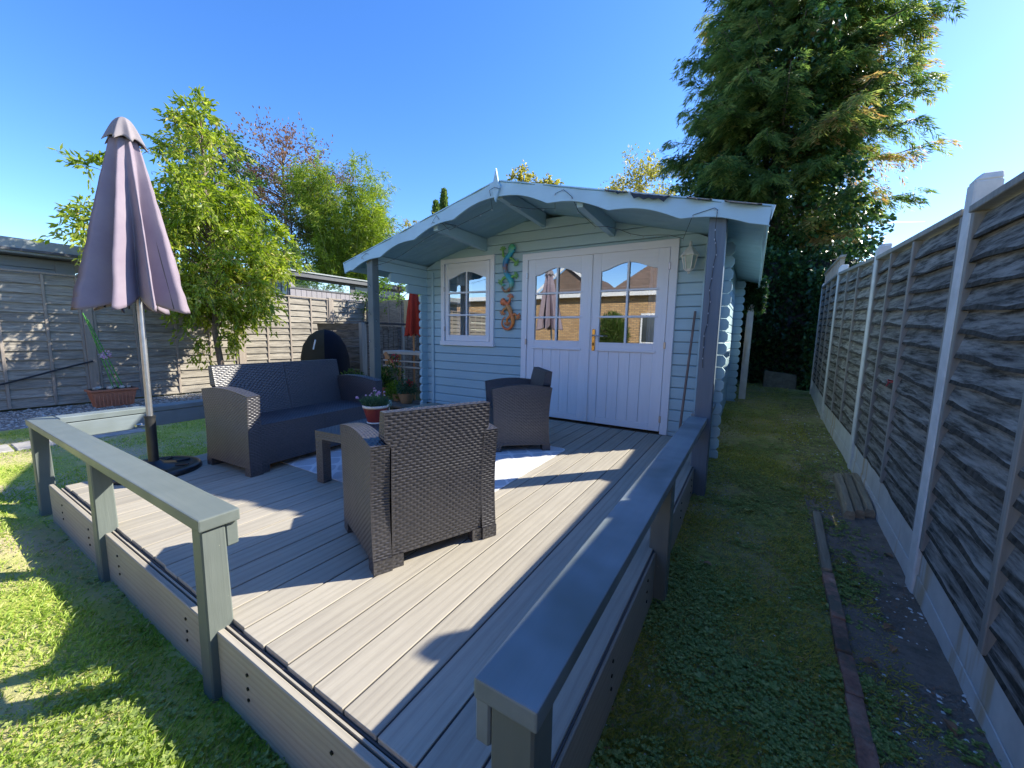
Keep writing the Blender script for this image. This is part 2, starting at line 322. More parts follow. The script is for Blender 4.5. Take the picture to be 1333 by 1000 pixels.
# ------------------------------------------------------------------ mesh helpers
class MB:
    def __init__(s): s.v = []; s.f = []; s.sm = []
    def add(s, vs, fs, smooth=False):
        o = len(s.v); s.v += [tuple(p) for p in vs]; s.f += [tuple(i+o for i in f) for f in fs]; s.sm += [smooth]*len(fs); return s
    def box(s, a, b):
        (x0, y0, z0), (x1, y1, z1) = a, b
        return s.add([(x0,y0,z0),(x1,y0,z0),(x1,y1,z0),(x0,y1,z0),(x0,y0,z1),(x1,y0,z1),(x1,y1,z1),(x0,y1,z1)],
            [(0,3,2,1),(4,5,6,7),(0,1,5,4),(1,2,6,5),(2,3,7,6),(3,0,4,7)])
    def hexa(s, p):  # 8 points: bottom ring then top ring
        return s.add(p, [(0,3,2,1),(4,5,6,7),(0,1,5,4),(1,2,6,5),(2,3,7,6),(3,0,4,7)])
    def prism(s, prof, d, cap=True):
        n = len(prof); d = Vector(d); A = [Vector(p) for p in prof]; Bv = [p+d for p in A]
        fs = [(i, (i+1) % n, n+(i+1) % n, n+i) for i in range(n)]
        if cap: fs += [tuple(range(n))[::-1], tuple(range(n, 2*n))]
        return s.add(A+Bv, fs)
    def tube(s, pts, rad, n=8, cap=True):
        pts = [Vector(p) for p in pts]
        if not hasattr(rad, '__len__'): rad = [rad]*len(pts)
        vs = []; up = Vector((0, 0, 1)); prev = None
        for i, p in enumerate(pts):
            t = (pts[min(i+1, len(pts)-1)]-pts[max(i-1, 0)]).normalized()
            if prev is None:
                prev = t.cross(up if abs(t.z) < .95 else Vector((1, 0, 0))).normalized()
            a = (prev - t*prev.dot(t)).normalized(); prev = a; b = t.cross(a)
            for k in range(n):
                th = 2*math.pi*k/n; vs.append(p+(a*math.cos(th)+b*math.sin(th))*rad[i])
        fs = []
        for i in range(len(pts)-1):
            for k in range(n): fs.append((i*n+k, i*n+(k+1) % n, (i+1)*n+(k+1) % n, (i+1)*n+k))
        s.add(vs, fs, True)
        if cap: s.add(vs[:n], [tuple(range(n))[::-1]]); s.add(vs[-n:], [tuple(range(n))])
        return s
    def lathe(s, prof, c=(0, 0, 0), n=24, cap=True):
        vs = []; 
        for r, z in prof:
            for k in range(n): th = 2*math.pi*k/n; vs.append((c[0]+r*math.cos(th), c[1]+r*math.sin(th), c[2]+z))
        fs = [(i*n+k, i*n+(k+1) % n, (i+1)*n+(k+1) % n, (i+1)*n+k) for i in range(len(prof)-1) for k in range(n)]
        return s.add(vs, fs, True)
    def sphere(s, c, r, n=8, sc=(1,1,1)):
        prof = [(math.sin(math.pi*i/n)*r+1e-5, -math.cos(math.pi*i/n)*r) for i in range(n+1)]
        vs = []; m = n*2
        for rr, z in prof:
            for k in range(m): th = 2*math.pi*k/m; vs.append((c[0]+rr*math.cos(th)*sc[0], c[1]+rr*math.sin(th)*sc[1], c[2]+z*sc[2]))
        fs = [(i*m+k, i*m+(k+1) % m, (i+1)*m+(k+1) % m, (i+1)*m+k) for i in range(n) for k in range(m)]
        return s.add(vs, fs, True)
    def build(s, name, m, parent=None, bevel=0, seg=1, loc=None):
        me = bpy.data.meshes.new(name); me.from_pydata(s.v, [], s.f)
        me.polygons.foreach_set('use_smooth', s.sm)
        if bevel:
            bm = bmesh.new(); bm.from_mesh(me)
            es = [e for e in bm.edges if len(e.link_faces) == 2 and e.calc_face_angle(0) > .5]
            bmesh.ops.bevel(bm, geom=es, offset=bevel, segments=seg, affect='EDGES', profile=.6, clamp_overlap=True)
            bm.to_mesh(me); bm.free()
        me.materials.append(m); me.update()
        return link(name, me, parent, loc)
def link(name, me, parent=None, loc=None):
    o = bpy.data.objects.new(name, me); col.objects.link(o)
    if parent is not None: o.parent = parent
    if loc is not None: o.location = loc
    return o
def thing(name, label, cat, loc=(0,0,0), rz=0, group=None, parent=None):
    o = bpy.data.objects.new(name, None); col.objects.link(o); o.parent = parent; o.location = loc; o.rotation_euler = (0, 0, rz); o.empty_display_size = .1
    return tag(o, label, cat, group)
def tag(o, label=None, cat=None, group=None, kind=None):
    if label: o['label'] = label
    if cat: o['category'] = cat
    if group: o['group'] = group
    if kind: o['kind'] = kind
    return o
def copy_tree(o, parent=None):
    c = o.copy(); col.objects.link(c); c.parent = parent
    for ch in [x for x in bpy.data.objects if x.parent == o]: copy_tree(ch, c)
    return c
def fast_mesh(name, V, Fq, mat, parent=None, rnd=None, smooth=False):
    """numpy verts (n,3) and faces (m,k)"""
    me = bpy.data.meshes.new(name); k = Fq.shape[1]
    me.vertices.add(len(V)); me.vertices.foreach_set('co', np.asarray(V, dtype=np.float32).ravel())
    me.loops.add(Fq.size); me.loops.foreach_set('vertex_index', Fq.astype(np.int32).ravel())
    me.polygons.add(len(Fq)); me.polygons.foreach_set('loop_start', np.arange(0, Fq.size, k, dtype=np.int32))
    me.polygons.foreach_set('use_smooth', np.full(len(Fq), smooth))
    me.update(calc_edges=True)
    if rnd is not None:
        a = me.attributes.new('rnd', 'FLOAT', 'FACE'); a.data.foreach_set('value', np.asarray(rnd, dtype=np.float32))
    me.materials.append(mat)
    return link(name, me, parent)
def unit(a): return a/np.maximum(np.linalg.norm(a, axis=1, keepdims=True), 1e-9)
def leaves(name, P, D, L, W, mat, parent=None, rnd=None, fold=.25):
    """one folded diamond per leaf at P pointing along D"""
    n = len(P); D = unit(D); R = rng.normal(size=(n, 3)); S = unit(np.cross(D, R)); U = np.cross(D, S)
    L = np.broadcast_to(L, (n,))[:, None]; W = np.broadcast_to(W, (n,))[:, None]
    m = P+D*L*.45+U*W*fold
    V = np.empty((n, 4, 3)); V[:, 0] = P; V[:, 1] = m+S*W*.5; V[:, 2] = P+D*L-U*W*fold; V[:, 3] = m-S*W*.5
    Fq = np.arange(4*n).reshape(n, 4)
    return fast_mesh(name, V.reshape(-1, 3), Fq, mat, parent, rng.random(n) if rnd is None else rnd)
G0 = -.27
def sstep(a, b, x): t = np.clip((x-a)/(b-a), 0, 1); return t*t*(3-2*t)
def gz(x, y):
    return G0 + .062*np.clip(y-2.7, 0, 8)*sstep(-1.6, -.4, x) + .075*sstep(-.50, -.30, -np.asarray(y)*1.0)*sstep(.40, .75, -np.asarray(x)*1.0)*sstep(-7.2, -6.0, x)
# ------------------------------------------------------------------ ground
def sheet(name, x0, x1, y0, y1, dz, mat, step=.25, rough=.0, edge=0):
    nx = max(2, int((x1-x0)/step)+1); ny = max(2, int((y1-y0)/step)+1)
    X, Y = np.meshgrid(np.linspace(x0, x1, nx), np.linspace(y0, y1, ny), indexing='ij')
    Z = gz(X, Y)+dz
    if rough:
        Z = Z + np.array([mnoise.noise(Vector((a*2.1, b*2.1, 3)))+.5*mnoise.noise(Vector((a*7, b*7, 1))) for a, b in zip(X.ravel(), Y.ravel())]).reshape(X.shape)*rough
    if edge:
        E_ = np.array([mnoise.noise(Vector((a*3, b*3, 9))) for a, b in zip(X.ravel(), Y.ravel())]).reshape(X.shape)*edge
        X = X.copy(); X[0] += E_[0]; X[-1] += E_[-1]
    V = np.stack([X, Y, Z], -1).reshape(-1, 3); i = np.arange(nx*ny).reshape(nx, ny)
    Fq = np.stack([i[:-1, :-1], i[1:, :-1], i[1:, 1:], i[:-1, 1:]], -1).reshape(-1, 4)
    return tag(fast_mesh(name, V, Fq, mat, smooth=True), kind='structure')
# big ground: fine grid near, rays of distance out to the horizon
xs = np.unique(np.concatenate([np.linspace(-400, -14, 12), np.linspace(-14, 6, 41), np.linspace(6, 400, 12)]))
ys = np.unique(np.concatenate([np.linspace(-400, -12, 12), np.linspace(-12, 14, 53), np.linspace(14, 400, 12)]))
X, Y = np.meshgrid(xs, ys, indexing='ij'); Z = gz(X, Y)-.05
i = np.arange(X.size).reshape(X.shape)
tag(fast_mesh('ground', np.stack([X, Y, Z], -1).reshape(-1, 3), np.stack([i[:-1, :-1], i[1:, :-1], i[1:, 1:], i[:-1, 1:]], -1).reshape(-1, 4), M['ground'], smooth=True), kind='structure')
sheet('lawn', -7.75, -.36, -4, 3.4, .0, M['lawn'], .12, .012)
sheet('path', -.36, .96, -1.5, 9.6, .002, M['moss'], .06, .010, 0)
sheet('soil_bed', .44, .95, -1.5, 3.75, .008, M['soil'], .05, .014)
sheet('gravel_path', -9.5, -7.75, -5, 7.2, .002, M['gravel'], .2, .01)

# ------------------------------------------------------------------ summer house
XL, XR, YF, YB = -4.10, -.29, 4.27, 7.22
CX = -2.2; RZ = 2.47; SL = .25           # ridge top height, slope
TH = .045                                # log thickness
PIT = .1165
house = thing('summer_house', 'pale blue log summer house with scalloped bargeboards and white double doors', 'summer house', (0, 0, 0))
def roof_under(x): return RZ-.035-SL*abs(x-CX)
zrows = [1.784-PIT*k for k in range(-6, 18)]      # row tops
zrows = sorted(z for z in zrows)
def logpiece_x(x0, x1, z0, z1, y0, y1, x0t=None, x1t=None, name='log', end=0):
    """horizontal front or rear wall log with a chamfered top edge"""
    x0t = x0 if x0t is None else x0t; x1t = x1 if x1t is None else x1t
    ch = .007; g = .0025
    prof = [(y1, z0+g), (y0+ch, z0+g), (y0, z0+g+ch), (y0, z1-g-ch), (y0+ch, z1-g), (y1, z1-g)]
    vs = []
    for k, (y, z) in enumerate(prof):
        t = (z-z0)/(z1-z0); vs.append((x0+(x0t-x0)*t, y, z))
    for k, (y, z) in enumerate(prof):
        t = (z-z0)/(z1-z0); vs.append((x1+(x1t-x1)*t, y, z))
    n = 6; mb = MB(); mb.add(vs, [(i, (i+1) % n, n+(i+1) % n, n+i) for i in range(n)]+[tuple(range(n))[::-1], tuple(range(n, 2*n))])
    return mb.build(name, M['blue'], house)
DOORX = (-2.45, -.70); DOORZ = 1.98
WINX = (-3.76, -2.89); WINZ = (.853, 2.018)
for zt in zrows:
    zb = zt-PIT
    if zt > RZ-.06: 
        continue
    ext = .04 if zt < 1.93 else 0
    # extents
    if zt > 1.95:
        hb = (RZ-.04-zb)/SL; ht = (RZ-.04-zt)/SL
        hb = min(hb, 1.90); ht = min(ht, 1.90)
        L0, L1, R0, R1 = CX-hb, CX-ht, CX+hb, CX+ht
    else: L0 = L1 = XL+.0; R0 = R1 = XR+ext
    spans = [(L0, L1, R0, R1)]
    cuts = []
    if zb < DOORZ-.03: cuts.append((DOORX[0]+.03, DOORX[1]-.03))
    if zb < WINZ[1]-.02 and zt > WINZ[0]+.02: cuts.append((WINX[0]+.03, WINX[1]-.03))
    for c0, c1 in cuts:
        new = []
        for a0, a1, b0, b1 in spans:
            if a0 < c0 and b0 > c1: new += [(a0, a1, c0, c0), (c1, c1, b0, b1)]
            else: new.append((a0, a1, b0, b1))
        spans = new
    for a0, a1, b0, b1 in spans: logpiece_x(a0, b0, zb, zt, YF, YF+TH, a1, b1)
    if zb < DOORZ-.03 and zt > DOORZ: logpiece_x(DOORX[0]+.028, DOORX[1]-.028, DOORZ-.012, zt, YF+.004, YF+TH)
    # rear wall
    logpiece_x(L0, R0+(.0 if ext else 0), zb, zt, YB-TH, YB, L1, R1)
def sidelog(x, y0, y1, z0, z1, out, name='log'):
    """side wall log along y; out is the outward x sign; ends chamfered like carved log ends"""
    ch = .007; g = .0025; c = .022
    t = TH
    xa, xb = (x, x-out*t)
    prof = [(xb, z0+g), (xa-out*ch, z0+g), (xa, z0+g+ch), (xa, z1-g-ch), (xa-out*ch, z1-g), (xb, z1-g)]
    ring = []
    def sec(y, sh):
        r = []
        for (px, pz) in prof:
            zc = (z0+z1)/2; pz2 = zc+(pz-zc)*(1-sh); r.append((px, y, pz2))
        return r
    secs = [sec(y0, .42), sec(y0+c, 0), sec(y1-c, 0), sec(y1, .42)]
    vs = sum(secs, []); n = 6; fs = []
    for s_ in range(3): fs += [(s_*n+i, s_*n+(i+1) % n, (s_+1)*n+(i+1) % n, (s_+1)*n+i) for i in range(n)]
    fs += [tuple(range(n))[::-1], tuple(range(3*n, 4*n))]
    MB().add(vs, fs).build(name, M['blue_y'], house)
for zt in zrows:
    zb = zt-PIT
    if zt > 2.02: continue
    for x, out in ((XL, -1), (XR, 1)):
        y0 = 4.15
        if zt > 1.88: y0 = 3.36
        elif zt > 1.76: y0 = 3.61
        elif zt > 1.66: y0 = 3.90
        if zt > roof_under(x)-.0+.06: continue
        sidelog(x, y0, YB+.12, zb, min(zt, roof_under(x)), out)
# protruding ends of the front and rear wall logs at the right corner
for zt in zrows:
    if zt > 1.93: continue
    zb = zt-PIT; zc = (zb+zt)/2; h = PIT/2-.003
    for y in (YF, YB-TH):
        e = MB(); x0, x1 = XR+.002, XR+(.085 if y == YF else .13)
        vs = []
        for xx, k in ((x0, 1), (x1-.025, 1), (x1, .45)):
            vs += [(xx, y-.002, zc-h*k), (xx, y+TH+.002, zc-h*k), (xx, y+TH+.002, zc+h*k), (xx, y-.002, zc+h*k)]
        fs = [(0, 1, 2, 3), (11, 10, 9, 8)]
        for s_ in range(2): fs += [(s_*4+i, s_*4+4+i, s_*4+4+(i+1) % 4, s_*4+(i+1) % 4) for i in range(4)]
        e.add(vs, fs).build('log_end', M['blue'], house)
# corner trims on the front wall
MB().box((-3.965, YF-.022, -.02), (-3.915, YF-.001, 1.86)).build('corner_trim', M['blue'], house, .004)
MB().box((-.455, YF-.022, -.02), (-.395, YF-.001, 1.90)).build('corner_trim', M['blue'], house, .004)
# door casing
def casing(x0, x1, z0, z1, wd, parent, proud=.028, sill=True):
    y0, y1 = YF-proud, YF+TH
    MB().box((x0, y0, z1-wd), (x1, y1, z1)).build('casing', M['white_x'], parent, .004)
    MB().box((x0, y0, z0), (x0+wd, y1, z1-wd)).build('casing', M['white'], parent, .004)
    MB().box((x1-wd, y0, z0), (x1, y1, z1-wd)).build('casing', M['white'], parent, .004)
    if sill: MB().box((x0-.01, y0-.012, z0-.001), (x1+.01, y1, z0+.06)).build('sill', M['white_x'], parent, .004)
frame = thing('door_frame', None, None); frame.parent = house
casing(DOORX[0]-.012, DOORX[1]+.012, .0, DOORZ, .075, frame, sill=False)
def arched_rail(x0, x1, zt, zs, za, y0, y1, parent):
    """top rail whose lower edge rises in an arch from zs to za"""
    n = 14; prof = [(x0, y0, zt)]
    low = []
    for k in range(n+1):
        t = k/n; c = .5-.5*math.cos(2*math.pi*t); low.append((x0+(x1-x0)*t, y0, zs+(za-zs)*c**.8))
    MB().prism([(x0, y0, zt)]+low+[(x1, y0, zt)], (0, y1-y0, 0)).build('top_rail', M['white_x'], parent, .002)
def glazed(x0, x1, z0, z1, px0, px1, pz0, pz1, b1, b2, parent, y0, planks=None, arch=.05):
    y1 = y0+.038
    MB().box((x0, y0, z0), (px0, y1, z1)).build('stile', M['white'], parent, .004)
    MB().box((px1, y0, z0), (x1, y1, z1)).build('stile', M['white'], parent, .004)
    arched_rail(px0, px1, z1, pz1-.03, pz1+arch, y0+.0015, y1, parent)
    if planks:
        pb, pt = planks
        MB().box((px0, y0+.0015, pt), (px1, y1, pz0)).build('mid_rail', M['white_x'], parent, .003)
        MB().box((px0-.03, y0-.012, pt-.012), (px1+.03, y0+.0, pt+.014)).build('drip_bar', M['white_x'], parent, .004)
        MB().box((px0, y0+.0015, z0), (px1, y1, pb)).build('bottom_rail', M['white_x'], parent, .003)
        n = 5; wd = (px1-px0)/n
        for k in range(n):
            MB().box((px0+k*wd+.0012, y0+.008, pb), (px0+(k+1)*wd-.0012, y1-.006, pt)).build('plank', M['white'], parent, .0035)
    else:
        MB().box((px0, y0+.0015, z0), (px1, y1, pz0)).build('bottom_rail', M['white_x'], parent, .003)
    xm = (px0+px1)/2
    MB().box((xm-.012, y0-.004, pz0-.01), (xm+.012, y0+.012, pz1+arch+.02)).build('glazing_bar', M['white'], parent, .003)
    for b in (b1, b2):
        MB().box((px0-.03, y0-.007, b-.011), (px1+.03, y0+.010, b+.011)).build('glazing_bar', M['white_x'], parent, .003)
    zz = [pz0, b2, b1, pz1+arch]
    for i in range(3):
        for a, b in ((px0, xm), (xm, px1)):
            MB().add([(a+.001, y0+.02, zz[i]+.001), (b-.001, y0+.02, zz[i]+.001), (b-.001, y0+.0202, zz[i+1]-.001), (a+.001, y0+.0202, zz[i+1]-.001)], [(0, 1, 2, 3)]).build('pane', M['glass'], parent)
YD = YF-.012
dl = thing('door', 'left door leaf with hinges on its left edge', None); dl.parent = house; tag(dl, 'left leaf of the white double door')
dr = thing('door', 'right', None); dr.parent = house; tag(dr, 'right leaf of the white double door, with the brass handle plate')
glazed(-2.385, -1.588, .025, 1.905, -2.285, -1.705, .955, 1.745, 1.505, 1.225, dl, YD, (.095, .86))
glazed(-1.582, -.770, .025, 1.905, -1.47, -.882, .945, 1.745, 1.505, 1.225, dr, YD, (.095, .86))
MB().box((-1.612, YD-.016, .03), (-1.568, YD, 1.90)).build('cover_strip', M['white'], dl, .004)
h = MB(); h.box((-1.545, YD-.010, .85), (-1.508, YD, 1.09)).build('handle_plate', M['brass'], dr, .004)
MB().tube([(-1.527, YD-.01, 1.02), (-1.527, YD-.05, 1.02), (-1.50, YD-.055, 1.02), (-1.40, YD-.055, 1.012)], [.009, .009, .008, .007]).build('lever', M['steel'], dr)
MB().box((-1.535, YD-.014, .905), (-1.519, YD-.009, .94)).build('keyhole', M['eye'], dr)
for dd, x in ((dl, -2.392), (dr, -.765)):
    for z in (1.72, .93, .16): MB().box((x-.010, YD-.024, z-.035), (x+.010, YD-.002, z+.035)).build('hinge', M['steel'], dd, .003)
win = thing('window', None, None); win.parent = house
casing(WINX[0]-.012, WINX[1]+.012, WINZ[0], WINZ[1], .06, win)
glazed(-3.70, -2.955, .915, 1.955, -3.643, -3.015, .995, 1.78, 1.565, 1.266, win, YD, None, .055)
for z in (1.62, 1.08): MB().box((-3.715, YD-.022, z-.03), (-3.70, YD-.002, z+.03)).build('hinge', M['steel'], win, .003)
# interior: floor, curtains
MB().box((XL+.05, YF+.05, -.06), (XR-.05, YB-.05, -.01)).build('floor', M['interior'], house)
MB().box((XL+.06, YB-.5, .0), (XR-.06, YB-.48, 1.8)).build('interior_panel', M['interior'], house)
def curtain(x0, x1, z0, z1, y, mat, folds, tie=0):
    nx, nz = folds*8, 14; vs = []
    for j in range(nz+1):
        t = j/nz; zz = z0+(z1-z0)*t
        for i_ in range(nx+1):
            s_ = i_/nx; wdt = 1-tie*(1-t)*.45
            x = x0+(x1-x0)*s_*wdt; vs.append((x, y+.018*math.sin(s_*folds*2*math.pi)+.01*math.sin(s_*11+t*3), zz))
    fs = [(j*(nx+1)+i_, j*(nx+1)+i_+1, (j+1)*(nx+1)+i_+1, (j+1)*(nx+1)+i_) for j in range(nz) for i_ in range(nx)]
    o = MB().add(vs, fs, True).build('curtain', mat, house); return o
curtain(-3.58, -3.30, .9, 1.95, YF+.08, M['curtain'], 5, .4)
curtain(-.98, -.80, .86, 1.93, YF+.09, M['curtain'], 4, .1)
# purlins reaching forward to the bargeboard
YR0, YR1 = 3.30, 7.62
for px, zt in ((-3.03, roof_under(-3.03)), (CX, roof_under(CX)-.01), (-1.37, roof_under(-1.37))):
    MB().prism([(px-.03, YR0+.03, zt-.004), (px-.03, YR0+.03, zt-.11), (px-.03, YF+.0, zt-.155), (px-.03, YF+.0, zt-.004)], (.06, 0, 0)).build('purlin', M['blue_y'], house, .004)
# roof boards, each a board from ridge to eave
HWS = {-1: 2.31, 1: 2.215}
nb = 44; bw = (YR1-YR0)/nb
for side in (-1, 1):
    me = None
    for k in range(nb):
        y0 = YR0+k*bw+.001; y1 = y0+bw-.002
        if me is None:
            HW = HWS[side]; a = CX+side*.0; b = CX+side*HW
            mb = MB(); t = .018; z0, z1 = RZ-.02, RZ-.02-SL*HW
            pts = [(a, 0, z0-t), (b, 0, z1-t), (b, bw-.002, z1-t), (a, bw-.002, z0-t), (a, 0, z0), (b, 0, z1), (b, bw-.002, z1), (a, bw-.002, z0)]
            if side < 0: pts = [pts[i] for i in (1, 0, 3, 2, 5, 4, 7, 6)]
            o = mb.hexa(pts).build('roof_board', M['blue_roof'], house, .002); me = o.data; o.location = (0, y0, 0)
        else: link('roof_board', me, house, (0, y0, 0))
# felt covering with torn front edge
def felt(side):
    vs = []; fs = []; nu, nv = 40, 3; HW = HWS[side]
    for j in range(nv+1):
        for i in range(nu+1):
            s_ = i/nu; x = CX+side*(s_*(HW+.02)); y = YR0-.028+(YR1-YR0+.05)*(j/nv)
            z = RZ-.011-SL*abs(x-CX)
            if j == 0:
                y += .012*mnoise.noise(Vector((x*6, 2, side))); z += .006*mnoise.noise(Vector((x*5, 7, side)))
            vs.append((x, y, z))
    for j in range(nv):
        for i in range(nu):
            q = (j*(nu+1)+i, j*(nu+1)+i+1, (j+1)*(nu+1)+i+1, (j+1)*(nu+1)+i); fs.append(q if side > 0 else q[::-1])
    o = MB().add(vs, fs).build('roof_felt', M['felt_green'], house)
    md = o.modifiers.new('t', 'SOLIDIFY'); md.thickness = .006; md.offset = 1
felt(-1); felt(1)
# torn felt flaps hanging over the right bargeboard
for x0, x1, d in ((-1.13, -.94, .016), (-.92, -.62, .040), (-.50, -.33, .010), (-.25, -.02, .010)):
    vs = []; n = 8
    for k in range(n+1):
        x = x0+(x1-x0)*k/n; z = RZ-.008-SL*abs(x-CX)
        dd = d*(math.sin(math.pi*k/n)**.25)*(1+1.1*mnoise.noise(Vector((x*37, 0, 0))))
        vs += [(x, YR0-.02, z+.004), (x, YR0-.052, z+.004-dd*.3), (x, YR0-.064, z-dd)]
    fs = [(k*3+j, k*3+3+j, k*3+4+j, k*3+1+j) for k in range(n) for j in range(2)]
    o = MB().add(vs, fs).build('torn_felt', M['felt'], house); md = o.modifiers.new('t', 'SOLIDIFY'); md.thickness = .004
# bargeboards with a scalloped lower edge
def barge(side, y, name='bargeboard'):
    L = HWS[side]+.045; n = 110; top = []; bot = []
    for k in range(n+1):
        s_ = k/n*L; x = CX+side*s_; zt = RZ+.006-SL*s_
        ph = (s_-.10)/(.52); wv = .5-.5*math.cos(2*math.pi*ph)
        dep = .118+.042*(1-abs(math.cos(math.pi*ph))**.8)
        dep = .160-.042*abs(math.sin(math.pi*(s_+.02)/.56))**1.0
        if s_ > L-.16: dep = .135
        top.append((x, y, zt)); bot.append((x, y, zt-dep))
    bot[-1] = (bot[-1][0]-side*.03, y, bot[-1][2])
    vs = top+bot; m_ = n+1; d = .022
    vs2 = [(x, yy+d, z) for x, yy, z in vs]
    fs = []
    for k in range(n):
        q = (k, k+1, m_+k+1, m_+k); 
        fs.append(q if side < 0 else q[::-1]); 
        q2 = tuple(i+2*m_ for i in q); fs.append(q2[::-1] if side < 0 else q2)
        fs.append((k, 2*m_+k, 2*m_+k+1, k+1)); fs.append((m_+k, m_+k+1, 3*m_+k+1, 3*m_+k))
    fs.append((n, 2*m_+n, 3*m_+n, m_+n)); fs.append((0, m_, 3*m_, 2*m_))
    MB().add(vs+vs2, fs).build(name, M['barge'], house)
for sd_ in (-1, 1): barge(sd_, YR0-.024); barge(sd_, YR1+.002)
MB().prism([(CX, YR0-.05, 2.575), (CX-.028, YR0-.05, 2.45), (CX-.05, YR0-.05, 2.40), (CX-.03, YR0-.05, 2.35), (CX, YR0-.05, 2.265), (CX+.03, YR0-.05, 2.35), (CX+.05, YR0-.05, 2.40), (CX+.028, YR0-.05, 2.45)], (0, .024, 0)).build('finial', M['barge'], house, .003)
# eave fascias
for side in (-1, 1):
    HW = HWS[side]; x = CX+side*(HW-.01); z = RZ-.03-SL*(HW)
    a, b = sorted((x, x+side*.02))
    MB().box((a, YR0+.02, z-.075), (b, YR1-.02, z+.0)).build('eave_board', M['barge'], house, .003)
# porch posts
MB().box((-4.15, 3.315, -.27), (-4.05, 3.415, 1.93)).build('porch_post', M['rail_z'], house, .005)
MB().box((-.345, 3.335, -.27), (-.228, 3.455, 1.90)).build('porch_post', M['post_dark'], house, .005)
# ------------------------------------------------------------------ deck
deck = thing('decking', 'grey brown composite deck raised in front of the summer house', 'deck')
bx = -.327; k = 0
while bx > -3.98:
    x1 = bx-.0035; x0 = bx-.135+.0035
    yA, yB = .575, 4.235
    def xl(y): return -3.70-.092*(y-.575)
    if x0 > xl(yB)-.0 and x0 < xl(yA):      # tapered cut board
        a = max(x0, xl(yA)); 
        ycut = .575+(-3.70-x0)/.092 if x0 < -3.70 else yA
        if xl(yA) >= x1: y_s = .575+(-3.70-x1)/.092; pts = [(x1, y_s), (x1, yB), (x0, yB), (x0, min(yB, ycut))]
        else: pts = [(x1, yA), (x1, yB), (x0, yB), (x0, min(yB, ycut)), (a, yA)]
        MB().prism([(p[0], p[1], -.024) for p in pts], (0, 0, .024)).build('deck_board', M['deck'], deck, .003)
    elif x0 >= xl(yA):
        dz = random.uniform(-.0008, .0008)
        MB().box((x0-.0066, yA+.004, -.030), (x0-.0004, yB, -.0045)).build('gap_shade_strip', M['dark_gap'], deck)  # dark filler added so the board gap reads as deep shade
        MB().box((x0, yA+random.uniform(-.004, .004), -.024+dz), (x1, yB, dz)).build('deck_board', M['deck'], deck, .0016)
    bx -= .135
MB().box((-.36+.0, 4.238, -.05), (-4.05, 4.262, -.002)).build('threshold_strip', M['dark_gap'], deck)
for y in np.arange(.62, 4.2, .4): MB().box((-3.66, y, -.13), (-.34, y+.045, -.026)).build('joist', M['dark_gap'], deck)
MB().box((-3.66, .60, -.25), (-.36, .62, -.03)).build('backing', M['dark_gap'], deck)
MB().box((-.40, .64, -.25), (-.38, 4.2, -.03)).build('backing', M['dark_gap'], deck)
# aluminium edge strip between fascia and board ends
MB().box((-3.70, .556, -.10), (-.34, .562, -.012)).build('edge_strip', M['deck_x'], deck)
MB().box((-3.70, .566, -.10), (-.34, .572, -.014)).build('edge_strip', M['clip'], deck)
px_ = [-3.85, -2.772, -1.562]
segs = [(-3.86, -2.775), (-2.70, -1.565), (-1.49, -.345)]
for a, b in segs:
    MB().box((a, .528, -.285), (b, .550, -.014)).build('fascia_board', M['deck_x'], deck, .003)
for a, b in ((.60, 1.88), (1.965, 3.335), (3.455, 4.2)):
    MB().box((-.338, a, -.30), (-.316, b, -.014)).build('fascia_board', M['deck_y2'], deck, .003)
MB().box((-.330, .575, -.10), (-.3245, 4.2, -.006)).build('edge_strip', M['clip'], deck)
def screw(x, y, z, ax):
    if ax == 'y': MB().tube([(x, y+.002, z), (x, y-.004, z)], .006, 6).build('screw', M['screw'], deck)
    else: MB().tube([(x-.002, y, z), (x+.004, y, z)], .006, 6).build('screw', M['screw'], deck)
for x in (-3.55, -3.0, -2.52, -1.75, -1.29, -.85, -.52):
    for z in (-.075, -.125, -.165): screw(x+random.uniform(-.006, .006), .528, z, 'y')
for y in (.80, 1.2, 1.72, 2.2, 2.7, 3.2):
    for z in (-.07, -.12, -.17): screw(-.316, y+random.uniform(-.006, .006), z, 'x')
# left edge of the deck
MB().hexa([(-3.722, .60, -.26), (-3.702, .60, -.26), (-4.02, 4.2, -.26), (-4.04, 4.2, -.26), (-3.722, .60, -.014), (-3.702, .60, -.014), (-4.02, 4.2, -.014), (-4.04, 4.2, -.014)]).build('fascia_board', M['deck_y2'], deck)
# railings
fr = thing('front_railing', 'low grey green timber railing with a flat top along the front lawn edge', 'railing')
MB().box((-4.10, .498, .358), (-1.478, .620, .400)).build('handrail', M['rail'], fr, .005, 2)
MB().box((-4.06, .580, .268), (-1.495, .618, .356)).build('under_beam', M['rail'], fr, .004)
for x0, x1 in ((-4.085, -4.015), (-2.772, -2.702), (-1.560, -1.490)):
    MB().hexa([(x0-.004, .500, -.29), (x1+.004, .500, -.29), (x1+.004, .585, -.29), (x0-.004, .585, -.29), (x0, .506, .356), (x1, .506, .356), (x1, .578, .356), (x0, .578, .356)]).build('post', M['rail_z'], fr, .005)
rr = thing('right_railing', 'low grey timber railing running from the front corner to the summer house post', 'railing')
rr['label'] = 'low slate grey timber railing beside the mossy path, ending at the porch post'
MB().box((-.382, .512, .358), (-.252, 3.333, .400)).build('handrail', M['rail_y_lifted'], rr, .005, 2)
MB().box((-.382, 3.457, .358), (-.252, 4.14, .400)).build('handrail', M['rail_y_lifted'], rr, .005, 2)
MB().box((-.384, .520, .262), (-.352, 3.333, .356)).build('under_beam', M['rail_y_lifted'], rr, .004)
for y in (.520, 1.882):
    MB().box((-.350, y, -.29), (-.262, y+.082, .356)).build('post', M['rail_z'], rr, .005)
